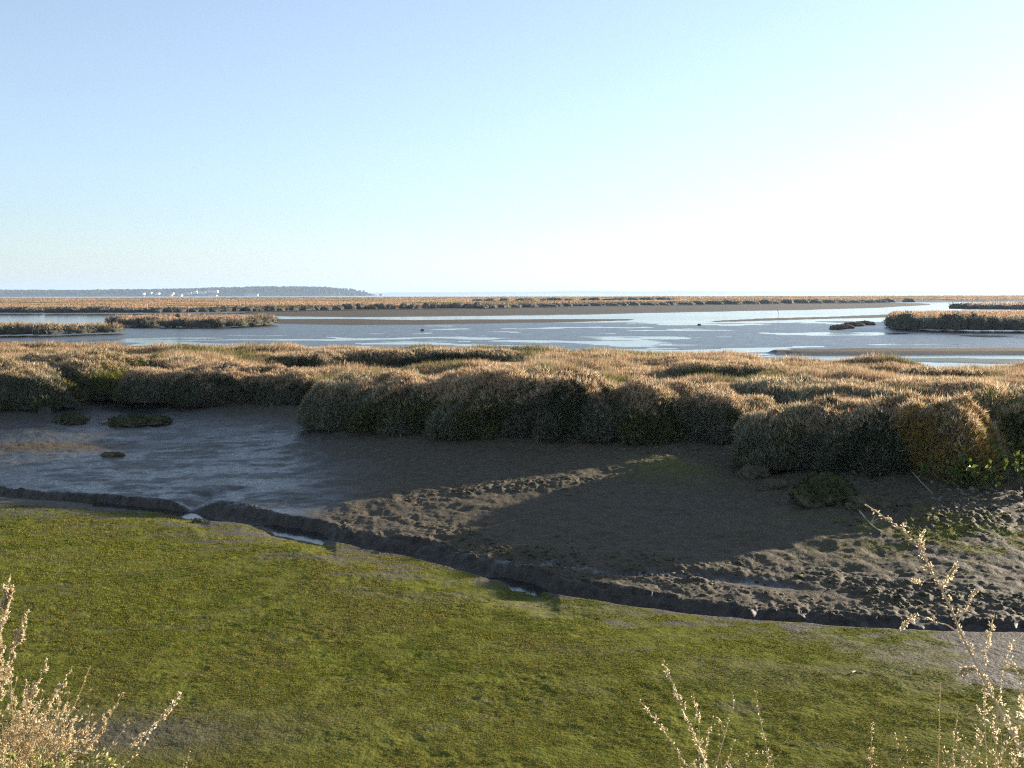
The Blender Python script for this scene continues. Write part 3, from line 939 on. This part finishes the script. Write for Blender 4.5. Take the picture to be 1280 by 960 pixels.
# left corner
weed('dry_weed', 'tall feathery straw coloured weed cut off by the left edge of the photo', 'dry weed', 2.7, [
    dict(px=[(-28, 985), (-20, 880), (0, 790), (12, 718)], r=.0032, tw=(.4, .98, 110, .075, .45), br=16, top=(.75, 40), leaf=.010),
    dict(px=[(-22, 985), (-5, 890), (18, 820), (38, 766)], r=.0028, tw=(.42, .98, 80, .065, .45), br=15, top=(.75, 34), leaf=.010),
    dict(px=[(-40, 985), (-45, 880), (-35, 790), (-20, 725)], r=.003, tw=(.4, .98, 90, .075, .45), br=15, top=(.75, 34), leaf=.010),
    dict(px=[(-30, 990), (-22, 910), (-8, 850), (0, 800)], r=.0026, tw=(.3, .97, 100, .085, .5), br=16, top=(.7, 34), leaf=.010),
], root_spread=.06)
weed('dry_weed', 'thin dry weed with slender sprays leaning right beside the tall feathery weed', 'dry weed', 2.9, [
    dict(px=[(2, 990), (20, 920), (45, 865), (62, 824)], r=.0026, tw=(.42, .98, 44, .055, .42), br=11, top=(.7, 30), leaf=.011),
    dict(px=[(4, 990), (35, 925), (68, 870), (90, 835)], r=.0026, tw=(.42, .98, 40, .05, .42), br=11, top=(.7, 26), leaf=.011),
    dict(px=[(0, 990), (10, 940), (24, 890), (30, 850)], r=.0022, tw=(.42, .98, 40, .05, .42), br=11, top=(.7, 22), leaf=.010),
    dict(px=[(6, 990), (40, 945), (60, 915), (88, 880)], r=.0022, tw=(.42, .98, 34, .05, .42), br=10, top=(.7, 20), leaf=.010),
])
weed('dry_grass', 'dense clump of pale dry grass stems filling the lower left corner', 'dry grass', 2.8, [
    dict(px=[(-40 + 1.6 * q + rng.normal(0, 6), 1000), (-38 + 1.8 * q + rng.normal(0, 8), 930 + rng.uniform(-20, 20)), (-40 + 2.2 * q + rng.normal(0, 12), 850 + q * .75 + rng.uniform(-40, 40))], r=.0014, tw=(.3, .98, 22, .065, .4), br=8, top=(.6, 16), leaf=.010, bm=1, col=(.56, .44, .26))
    for q in range(0, 72, 1)], root_spread=.12)
weed('bare_twig', 'bare pale twig curving up between the feathery sprays and the brown tangled weed', 'twig', 2.85, [
    dict(px=[(20, 990), (45, 930), (78, 905), (97, 878), (108, 850), (115, 832)], r=.003, top=(.9, 5), leaf=.008, tw=(.75, .95, 5, .025, .5), br=2),
])
weed('dry_weed', 'brown tangled weed with curled seed heads in the lower left corner', 'dry weed', 2.75, [
    dict(px=[(70, 995), (100, 945), (130, 905), (150, 868)], r=.0024, tw=(.4, .98, 14, .05, .7), br=5, top=(.75, 16), leaf=.013, cols=(TAN, DRYD, DRY)),
    dict(px=[(66, 995), (85, 950), (104, 915), (112, 886)], r=.0022, tw=(.4, .98, 20, .05, .8), br=6, top=(.7, 22), leaf=.014, cols=(TAN, DRYD, DRY)),
    dict(px=[(75, 995), (110, 960), (140, 935), (160, 905)], r=.0018, tw=(.4, .98, 8, .04, .7), br=3, top=(.8, 6), leaf=.012, cols=(TAN, DRYD, DRY)),
    dict(px=[(64, 998), (72, 960), (84, 930), (90, 905)], r=.0022, tw=(.4, .98, 20, .05, .8), br=6, top=(.7, 22), leaf=.014, cols=(TAN, DRYD, DRY)),
])
weed('dry_stalk', 'long leaning stalk with a curled tuft at its tip in the lower left', 'dry stalk', 2.7, [
    dict(px=[(110, 1000), (140, 953), (165, 930), (192, 907), (206, 893), (216, 875), (225, 868)], r=.0026, wob=.001, top=(.86, 26), leaf=.012, tw=(.84, .98, 5, .03, .6), br=4),
    dict(px=[(112, 1000), (150, 962), (172, 945), (186, 918)], r=.0018, top=(.85, 6), leaf=.012, tw=(.6, .95, 4, .03, .6), br=2),
])
weed('leafy_plant', 'low plant with pale yellow-green leaves at the bottom left corner', 'plant', 2.55, [
    dict(px=[(q, 1010), (q + 10 + rng.normal(0, 8), 965), (q + 18 + rng.normal(0, 14), 938 + rng.uniform(-12, 18))], r=.002, tw=(.4, .98, 12, .035, .9), br=4, top=(.6, 20), leaf=.022, wid=.42, leafy=True, cols=((.30, .30, .07), (.44, .40, .17), (.20, .23, .05), (.5, .44, .26)), col=(.4, .34, .17))
    for q in (-15, 5, 22, 40, 58, 78, 98, 116)])
weed('dry_stalk', 'short thin twig standing alone right of the curled-tip stalk', 'dry stalk', 2.9, [
    dict(px=[(228, 1000), (231, 960), (234, 935)], r=.0014, top=(.8, 4), leaf=.008),
])
# centre right
weed('dry_weed', 'dry forked weed with cream seed heads at the bottom edge, right of the centre', 'dry weed', 3.0, [
    dict(px=[(884, 1000), (872, 935), (855, 890), (842, 855), (828, 828)], r=.0034, tw=(.42, .97, 26, .05, .6), br=6, top=(.55, 44), leaf=.0105),
    dict(px=[(880, 1000), (858, 955), (838, 922), (820, 898), (801, 874)], r=.0028, tw=(.55, .97, 16, .04, .6), br=5, top=(.55, 36), leaf=.0105),
    dict(px=[(884, 1000), (874, 950), (876, 912), (868, 864)], r=.0024, tw=(.5, .97, 10, .04, .5), br=4, top=(.7, 10), leaf=.010),
    dict(px=[(884, 1000), (880, 955), (885, 920), (893, 896)], r=.002, tw=(.6, .97, 6, .03, .5), br=4, top=(.7, 12), leaf=.010),
])
weed('dry_stalk', 'nearly bare forked stalk just right of the weed with cream seed heads', 'dry stalk', 3.0, [
    dict(px=[(890, 1000), (897, 950), (906, 915), (916, 880), (915, 865)], r=.003, tw=(.5, .8, 6, .03, .5), br=3, top=(.85, 5), leaf=.009),
    dict(px=[(905, 918), (902, 905), (898, 896)], r=.0018, side=True, top=(.6, 4), leaf=.009),
    dict(px=[(892, 1000), (908, 950), (914, 930), (926, 918)], r=.0016, top=(.9, 2), leaf=.008),
])
weed('dry_stalk', 'thin brushy stalk between the forked stalk and the leaning right weed', 'dry stalk', 3.2, [
    dict(px=[(962, 1000), (958, 945), (948, 900), (942, 863)], r=.0026, tw=(.4, .97, 24, .055, .45), br=2, top=(.7, 10), leaf=.008),
    dict(px=[(964, 1000), (968, 955), (980, 936)], r=.0014, top=(.8, 4), leaf=.008),
])
weed('dry_weed', 'short brownish weed at the bottom edge, left of the thin upright stem', 'dry weed', 3.1, [
    dict(px=[(1088, 1000), (1090, 950), (1092, 904)], r=.0024, tw=(.4, .97, 22, .035, .45), br=5, top=(.6, 26), leaf=.009, cols=(TAN, DRYD, DRY)),
])
weed('dry_stalk', 'thin upright stem with a bare tip in the lower right', 'dry stalk', 3.0, [
    dict(px=[(1176, 1000), (1174, 940), (1175, 890), (1177, 851)], r=.0026, tw=(.45, .9, 8, .02, .4), br=1, top=(.8, 4), leaf=.007),
])
weed('dry_stalk', 'short thin pale stem just right of the thin upright stem', 'dry stalk', 3.1, [
    dict(px=[(1194, 1000), (1194, 940), (1198, 905), (1200, 882)], r=.002, tw=(.6, .95, 5, .02, .4), br=1, top=(.8, 4), leaf=.007),
])
weed('dry_weed', 'small seed-topped weed at the bottom edge under the leaning right weed', 'dry weed', 2.8, [
    dict(px=[(1186, 1000), (1190, 965), (1193, 944)], r=.0022, tw=(.4, .97, 8, .03, .6), br=4, top=(.6, 16), leaf=.011),
    dict(px=[(1180, 1000), (1180, 960), (1178, 936)], r=.0016, top=(.7, 8), leaf=.010),
])
weed('dry_weed', 'tall dry weed leaning left across the channel in the lower right', 'dry weed', 2.9, [
    dict(px=[(1300, 1000), (1268, 925), (1240, 870), (1216, 822), (1200, 790), (1188, 758), (1178, 738), (1164, 715), (1152, 688), (1130, 664), (1108, 648), (1082, 630)], r=.0062, wob=.0012, col=(.56, .46, .33), top=(.66, 60), leaf=.0105, tw=(.62, .97, 24, .035, .8), br=5),
    dict(px=[(1197, 778), (1203, 765), (1210, 750), (1219, 737)], r=.0028, side=True, col=(.56, .46, .33), top=(.3, 22), leaf=.009),
    dict(px=[(1178, 738), (1183, 725), (1190, 716), (1196, 704)], r=.0022, side=True, col=(.5, .4, .28), top=(.2, 30), leaf=.011, tw=(.4, .95, 5, .018, .8), br=3),
    dict(px=[(1198, 790), (1184, 782), (1170, 776), (1160, 772)], r=.003, side=True, col=(.56, .46, .33), top=(.8, 6), leaf=.009),
    dict(px=[(1160, 772), (1146, 768), (1136, 774), (1128, 786)], r=.0016, side=True, col=(.5, .4, .28), top=(.35, 24), leaf=.011),
    dict(px=[(1166, 728), (1152, 728), (1142, 726)], r=.0012, side=True, col=(.5, .4, .28), top=(.4, 12), leaf=.010),
    dict(px=[(1226, 840), (1212, 836), (1203, 842)], r=.0016, side=True, col=(.5, .4, .28), top=(.1, 40), leaf=.011, tw=(.3, .95, 6, .02, .9), br=4),
    dict(px=[(1160, 700), (1150, 675), (1155, 662)], r=.0014, side=True, col=(.5, .4, .28), top=(.3, 18), leaf=.010),
])
weed('dry_weed', 'upright dry weed with open seed heads at the right edge, behind the tall leaning weed', 'dry weed', 3.1, [
    dict(px=[(1236, 1000), (1232, 880), (1234, 820), (1246, 768)], r=.0024, tw=(.66, .98, 16, .045, .7), br=5, top=(.72, 30), leaf=.010),
    dict(px=[(1290, 1000), (1282, 900), (1272, 850), (1262, 818)], r=.0026, tw=(.7, .95, 8, .03, .6), br=3, top=(.85, 10), leaf=.010),
    dict(px=[(1240, 1000), (1246, 900), (1254, 850), (1266, 800)], r=.0018, tw=(.75, .97, 8, .03, .6), br=3, top=(.85, 12), leaf=.010),
])
weed('dry_weed', 'pale fluffy seed clump low at the right edge of the photo', 'dry weed', 2.75, [
    dict(px=[(1290, 1000), (1275, 940), (1262, 905), (1255, 880)], r=.0026, tw=(.5, .97, 22, .05, .8), br=6, top=(.6, 30), leaf=.014, cols=(CREAM, CREAM, DRY)),
    dict(px=[(1296, 1000), (1290, 940), (1284, 900), (1276, 872)], r=.0026, tw=(.5, .97, 20, .05, .8), br=6, top=(.6, 30), leaf=.014, cols=(CREAM, CREAM, DRY)),
])
weed('grass_stem', 'thin green-yellow grass stem crossing behind the tall leaning weed', 'grass stem', 3.0, [
    dict(px=[(1226, 1000), (1225, 930), (1222, 880), (1218, 850)], r=.0015, col=(.32, .34, .10)),
])

weed('dry_scrub', 'low tangle of pale twigs at the bottom edge below the tall leaning weed', 'dry scrub', 2.9, [
    dict(px=[(1205 + 9 * q + rng.normal(0, 5), 1000), (1204 + 9 * q + rng.normal(0, 8), 955), (1202 + 9 * q + rng.normal(0, 16), 925 - 20 * rng.uniform(0, 1) - q * 2)], r=.0016, tw=(.4, .98, 12, .05, .6), br=2, top=(.7, 6), leaf=.010, bm=1, col=(.52, .42, .26))
    for q in range(9)] + [dict(px=[(1190 + 7 * q + rng.normal(0, 5), 1000), (1190 + 7.5 * q + rng.normal(0, 8), 960), (1188 + 8 * q + rng.normal(0, 18), 915 + rng.uniform(-25, 20))], r=.0018, tw=(.35, .98, 14, .06, .65), br=4, top=(.6, 8), leaf=.011, bm=1, col=(.56, .46, .29)) for q in range(13)], root_spread=.1)
weed('dry_scrub', 'low thin twigs at the bottom edge between the brownish weed and the upright stem', 'dry scrub', 3.2, [
    dict(px=[(1098 + 9 * q + rng.normal(0, 5), 1000), (1098 + 9 * q + rng.normal(0, 6), 960), (1100 + 9 * q + rng.normal(0, 14), 930 + rng.uniform(-25, 15))], r=.0012, tw=(.4, .98, 9, .045, .6), br=2, top=(.7, 5), leaf=.009, bm=1, col=(.46, .37, .22))
    for q in range(8)], root_spread=.1)
weed('dry_scrub', 'low thin twigs at the bottom edge around the forked stalk', 'dry scrub', 3.1, [
    dict(px=[(856 + 11 * q + rng.normal(0, 5), 1000), (854 + 11 * q + rng.normal(0, 6), 965), (850 + 12 * q + rng.normal(0, 14), 940 + rng.uniform(-25, 15))], r=.0012, tw=(.4, .98, 8, .045, .6), br=3, top=(.7, 6), leaf=.009, bm=1, col=(.52, .42, .26))
    for q in range(10)], root_spread=.1)

# broad-leaved plants on the right bank
def leafy(label, u, v, n, spreadx, h, zb=.42):
    c = at(u, v, zb)
    root = tag(empty('broadleaf_plant', c), label, 'plant', 'broad-leaved plants on the right bank')
    st, lf = MB(), MB()
    for _ in range(n):
        p0 = c + np.array([rng.normal(0, spreadx), rng.normal(0, .12), 0])
        p2 = p0 + np.array([rng.normal(0, .10), rng.normal(0, .10), h * rng.uniform(.5, 1.1)])
        p1 = (p0 + p2) / 2 + rng.normal(0, .03, 3)
        st.tube([p0, p1, p2], .006, .003, 4, (.16, .15, .05))
        for _k in range(9):
            f = rng.uniform(.2, 1); q = p0 + (p2 - p0) * f
            g = (.09, .125, .02) if rng.uniform() < .75 else (.18, .19, .05)
            lf.bract(q, rng.normal(0, .8, 3) + [0, -.2, .25], rng.uniform(.07, .14), rng.uniform(.045, .075), np.array(g) * math.exp(rng.normal(0, .2)))
    org = np.array(c)
    so = mesh_obj('stem', np.array(st.v) - org, st.f, M_leafg, root, {'Col': np.array(st.c)})
    mesh_obj('leaf', np.array(lf.v) - org, lf.f, M_leafg, so, {'Col': np.clip(np.array(lf.c), .01, .8)})


leafy('bright green broad-leaved plant right below the golden brown shrub', 1225, 606, 16, .22, .45)
leafy('broad-leaved plant with sunlit leaves at the foot of the green edge shrub', 1252, 596, 16, .25, .5)
leafy('low broad-leaved plant touching the right edge of the photo', 1285, 600, 12, .2, .4)
leafy('sparse broad-leaved plant at the dark foot of the golden brown shrub', 1180, 602, 8, .16, .32)

# sticks and litter
def stick(name, label, cat, pts, z, r, col, kids=()):
    P = [at(u, v, z) + np.array([0, 0, 0]) for u, v in pts]
    zt = terrain(np.array([p[0] for p in P]), np.array([p[1] for p in P]), True)[0]
    for p, a in zip(P, zt): p[2] = max(a, -.02) + r * .9
    root = empty(name, P[0]); tag(root, label, cat)
    mb = MB(); mb.tube(smooth_path(P, 10, .002), r, r * .55, 6, col); o = mesh_obj('shaft', np.array(mb.v) - P[0], mb.f, M_stem, root, {'Col': np.array(mb.c)})
    for off in kids:
        mb = MB(); a = (P[0] + P[-1]) / 2; mb.tube([a, a + np.array(off) * .5, a + np.array(off)], r * .6, r * .3, 5, col)
        mesh_obj('side_twig', np.array(mb.v) - P[0], mb.f, M_stem, root, {'Col': np.array(mb.c)})


stick('driftwood', 'pale curved stick lying on the green algae at right', 'stick', [(1063, 693), (1070, 691), (1080, 692)] if False else [(1064, 849), (1071, 847), (1080, 849)], 0, .010, (.45, .42, .2), [(.03, .02, .03)])
stick('driftwood', 'pale bent twig lying on the mud below the crumbling brown lump', 'stick', [(1075, 630), (1090, 642), (1106, 650)], .36, .012, (.5, .42, .3), [(.05, .02, .09), (.1, 0, .05)])
stick('driftwood', 'pale stick among clods at the foot of the golden brown shrub', 'stick', [(1130, 590), (1150, 602), (1166, 612)], .42, .012, (.42, .33, .2), [(.08, .02, .06)])


def post(label, u, v, h, lean, r):
    c = at(u, v, 0)
    root = tag(empty('mooring_pole', (c[0], c[1], -.3)), label, 'pole')
    mb = MB(); mb.tube([(0, 0, 0), (lean * .5, 0, h * .5 + .3), (lean, 0, h + .3)], r, r * .7, 7, (.10, .085, .07))
    mesh_obj('shaft', np.array(mb.v), mb.f, M_stem, root, {'Col': np.array(mb.c)})
    mb = MB(); mb.tube([(lean * .9, 0, h + .1), (lean * .9 + .05, 0, h + .28), (lean * .9 + .02, 0, h + .5)], r * 1.35, r * 1.2, 7, (.2, .18, .15))
    mesh_obj('cap', np.array(mb.v), mb.f, M_stem, root, {'Col': np.array(mb.c)})


post('thin leaning pole standing in the shiny channel right of the centre', 974.5, 393.6, .8, -.35, .035)
# pale thing on the long left islet
hummock('pale_stone', 'pale pinkish lump on the brow of the long left islet', 'lump', 223, 408, .26, .22, .16, .2, 0).data.materials[0] = PALE_T.m
bpy.data.objects['pale_stone.001'].location.z = z_at(393, bpy.data.objects['pale_stone.001'].location.y, 223) - .1

# ------------------------------------------------------------------ far hills, woods and village
def woods_mat(name, a, b):
    t = NT(name); f = t.noise(.03, 5, .65, t.pos())
    t.set(t.b.inputs['Base Color'], t.ramp(f, [(.35, a), (.65, b)])); t.set(t.b.inputs['Roughness'], .95)
    t.set(t.b.inputs['Specular IOR Level'], .05)
    return t.m


M_hill = woods_mat('hill_woodland', (.03, .04, .02), (.07, .075, .04))


def hill(name, y, skyline, thick, nx=240, amp=1.2):
    us = np.array([p[0] for p in skyline], float); vv = np.array([p[1] for p in skyline], float)
    uu = np.linspace(us[0], us[-1], nx)
    V, ny = [], 14
    for u in uu:
        top = at_depth(u, np.interp(u, us, vv), y)
        for j in range(ny):
            f = j / (ny - 1)
            yy = y - thick * .45 + thick * f
            pz = math.sin(math.pi * min(f * 1.0, 1)) ** .7
            z = -1 + (top[2] + 1) * pz
            V.append((top[0] * (1 + (f - .45) * thick / y * .0), yy, z + (fbm(np.array([top[0] * .02]), np.array([yy * .02]), 3, 3)[0] - .5) * amp * 2 * pz))
    I = np.arange(nx * ny).reshape(nx, ny)
    Q = np.stack([I[:-1, :-1], I[1:, :-1], I[1:, 1:], I[:-1, 1:]], -1).reshape(-1, 4)
    tag(mesh_obj(name, V, Q, M_hill, smooth=True), kind='structure')
    return np.array(V).reshape(nx, ny, 3)


HV = hill('wooded_hill', 2500, [(-300, 365), (-100, 363.6), (0, 363.5), (100, 363.4), (170, 362.8), (230, 361.8), (290, 360.2), (330, 359.2), (370, 358.9), (395, 359.6), (415, 361.4), (432, 364), (446, 367), (452, 368.8)], 700)
hill('far_hills', 9000, [(300, 366.5), (440, 366), (520, 365.2), (600, 365), (680, 364.2), (720, 363.0), (760, 363.4), (800, 364.2), (840, 363.2), (900, 363.6), (960, 364.2), (1040, 363.8), (1100, 363.4), (1200, 363.8), (1280, 363.3), (1500, 363), (1700, 364)], 2500, amp=2)
hill('far_hills', 14000, [(1000, 364.5), (1100, 363), (1140, 362.2), (1200, 362.6), (1280, 361.6), (1400, 361.4), (1600, 362), (1800, 363.6)], 3000, amp=2)
# crowns of the wooded hill
P = HV[:, 2:9].reshape(-1, 3)
pick = rng.integers(0, len(P), 5200)
ctr = P[pick] + np.stack([rng.normal(0, 14, 5200), rng.normal(0, 25, 5200), np.zeros(5200)], -1)
sz = rng.uniform(2.0, 4.2, 5200)
v = (bm_v[None] * (1 + rng.normal(0, .12, (5200, 12, 1))) * sz[:, None, None] * np.array([1, 1, .8])) + ctr[:, None]
f = (ICO_F[None] + (np.arange(5200) * 12)[:, None, None]).reshape(-1, 3)
tag(mesh_obj('hill_woods', v.reshape(-1, 3), f, M_hill), 'blue-green woodland covering the far hill at left', kind='stuff')

M_wall = simple('white_render', (.75, .72, .68), .8, .05, .4); M_roof = simple('clay_roof', (.38, .17, .10), .85, .2, .5); M_pane = simple('dark_window', (.05, .06, .07), .3, .1)


def house(label, u, v, wpx, hpx, group, roof='gable', pink=False):
    for y in np.arange(2190.0, 2480.0, 4.0):      # walk up the slope of the hill to the house's own ground
        c = at_depth(u, v, y)
        k = int(np.argmin(np.abs(HV[:, 0, 0] / y - c[0] / y)))
        if np.interp(y, HV[k, :, 1], HV[k, :, 2]) >= c[2] - .4: break
    c = at_depth(u, v, y); w = wpx * 1.25 * y / F; h = max(hpx * 1.15 * y / F, 3.6)
    d = 10.0
    root = tag(empty('village_house', c), label, 'house', group)
    x0, x1 = -w / 2, w / 2
    V = [(x0, 0, -1.2), (x1, 0, -1.2), (x1, d, -1.2), (x0, d, -1.2), (x0, 0, h), (x1, 0, h), (x1, d, h), (x0, d, h)]
    Q = [(0, 1, 5, 4), (1, 2, 6, 5), (2, 3, 7, 6), (3, 0, 4, 7), (4, 5, 6, 7)]
    mesh_obj('wall', V, Q, M_wall, root)
    r = .5; rh = 1.4 if roof == 'gable' else .5
    V = [(x0 - r, -r, h + .02), (x1 + r, -r, h + .02), (x1 + r, d + r, h + .02), (x0 - r, d + r, h + .02), (x0 + 1, d / 2, h + rh), (x1 - 1, d / 2, h + rh)]
    mesh_obj('roof', V, [(0, 1, 5, 4), (1, 2, 5), (2, 3, 4, 5), (3, 0, 4), (0, 3, 2, 1)], M_roof, root)
    nwin = max(2, int(w / 4))
    for fl in range(max(1, int(h / 3.2))):
        for k in range(nwin):
            xx = x0 + (k + .5) * w / nwin; zz = 1.0 + fl * 3.0
            if zz + 1.3 < h:
                mesh_obj('window', [(xx - .5, -.06, zz), (xx + .5, -.06, zz), (xx + .5, -.06, zz + 1.3), (xx - .5, -.06, zz + 1.3), (xx - .5, .2, zz), (xx + .5, .2, zz), (xx + .5, .2, zz + 1.3), (xx - .5, .2, zz + 1.3)],
                         [(0, 1, 2, 3), (0, 4, 5, 1), (1, 5, 6, 2), (2, 6, 7, 3), (3, 7, 4, 0)], M_pane, root)


gH = 'white houses of the far village below the wooded hill'
lH = 'small white house of the far village at the foot of the wooded hill'
for u, v, w, h in [(178.5, 369, 2, 2.2), (188, 367.6, 1.8, 1.6), (196, 368.3, 4, 1), (213, 370.6, 3, 1.6), (215.5, 368.2, 1.4, 1.2), (225, 370.5, 3, 1.6), (229.5, 368.8, 2, 1.6)]:
    house(lH, u, v, w, h, gH)
for l, u, v, w, h in [('white apartment block left of the tallest pair in the far village', 236, 368.6, 4.6, 2.4), ('tall white apartment block in the middle of the far village', 243.5, 367.2, 3.6, 3.0),
                      ('white apartment block right of the tall block, lower on the far hill', 252, 367.4, 8, 2.4), ('long white apartment block highest on the far hill', 266, 366.4, 9.5, 2.8),
                      ('low white waterfront building under the long apartment block', 266, 371.2, 7, 1.6), ('reddish low building alone on the right of the far village', 314, 370, 13, 1.4)]:
    house(l, u, v, w, h, 'apartment blocks of the far village')

# ------------------------------------------------------------------ haze
def haze():
    t = NT('haze_air')
    t.n.remove(t.b)
    pv = t.node('ShaderNodeVolumePrincipled')
    pv.inputs['Color'].default_value = (.42, .56, .76, 1); pv.inputs['Density'].default_value = HAZE; pv.inputs['Anisotropy'].default_value = .2
    t.l.new(pv.outputs[0], t.out.inputs['Volume'])
    x0, x1, y0_, y1, z0, z1 = -26000, 26000, -200, 17000, -2.2, 74
    V = [(x0, y0_, z0), (x1, y0_, z0), (x1, y1, z0), (x0, y1, z0), (x0, y0_, z1), (x1, y0_, z1), (x1, y1, z1), (x0, y1, z1)]
    tag(mesh_obj('haze', V, [(0, 3, 2, 1), (4, 5, 6, 7), (0, 1, 5, 4), (1, 2, 6, 5), (2, 3, 7, 6), (3, 0, 4, 7)], t.m), 'thin pale haze over the bay and far hills', kind='stuff')


HAZE = 1.8e-4
haze()

# ------------------------------------------------------------------ light, sky, camera
w = bpy.data.worlds.new('World'); scene.world = w; w.use_nodes = True
nt = w.node_tree
sky = nt.nodes.new('ShaderNodeTexSky'); sky.sky_type = 'NISHITA'; sky.sun_disc = False
sky.sun_elevation = SUN_EL; sky.sun_rotation = SUN_AZ
sky.air_density = 1.0; sky.dust_density = 0.3; sky.ozone_density = 3.5; sky.altitude = 0
bg = nt.nodes['Background']
hs = nt.nodes.new('ShaderNodeHueSaturation'); hs.inputs['Saturation'].default_value = .70
tn = nt.nodes.new('ShaderNodeMix'); tn.data_type = 'RGBA'; tn.blend_type = 'MULTIPLY'; tn.inputs['Factor'].default_value = 1
tn.inputs[7].default_value = (.95, 1.0, 1.08, 1)
nt.links.new(sky.outputs[0], hs.inputs['Color']); nt.links.new(hs.outputs[0], tn.inputs[6]); gm = nt.nodes.new('ShaderNodeGamma'); gm.inputs['Gamma'].default_value = .85
nt.links.new(tn.outputs[2], gm.inputs['Color']); nt.links.new(gm.outputs[0], bg.inputs['Color'])
bg.inputs['Strength'].default_value = .086

sl = bpy.data.lights.new('sun', 'SUN'); sl.energy = 5.0; sl.angle = R(.5); sl.color = (1, .87, .70)
so = bpy.data.objects.new('sun', sl); COL.objects.link(so)
so.rotation_euler = Vector(SUN).to_track_quat('Z', 'Y').to_euler()
so.location = (0, 0, 50)

cam = bpy.data.cameras.new('camera'); co = bpy.data.objects.new('camera', cam); COL.objects.link(co)
cam.sensor_width = 36; cam.lens = F / 1280 * 36; cam.clip_start = .05; cam.clip_end = 60000
m = Matrix(((RT[0], UP[0], -fwd[0], 0), (RT[1], UP[1], -fwd[1], 0), (RT[2], UP[2], -fwd[2], H), (0, 0, 0, 1)))
co.matrix_world = m
scene.camera = co

scene.view_settings.view_transform = 'Standard'; scene.view_settings.look = 'None'
scene.view_settings.gamma = 1; scene.view_settings.use_curve_mapping = False
scene.view_settings.exposure = 1.85
scene.render.engine = 'CYCLES'
cy = scene.cycles
cy.max_bounces = 6; cy.diffuse_bounces = 3; cy.glossy_bounces = 3; cy.transmission_bounces = 3; cy.volume_bounces = 1; cy.transparent_max_bounces = 8
cy.use_denoising = False; cy.filter_width = 1.2; cy.denoiser = 'OPENIMAGEDENOISE'; cy.denoising_input_passes = 'RGB_ALBEDO_NORMAL'; cy.denoising_prefilter = 'ACCURATE'
cy.sample_clamp_indirect = 6
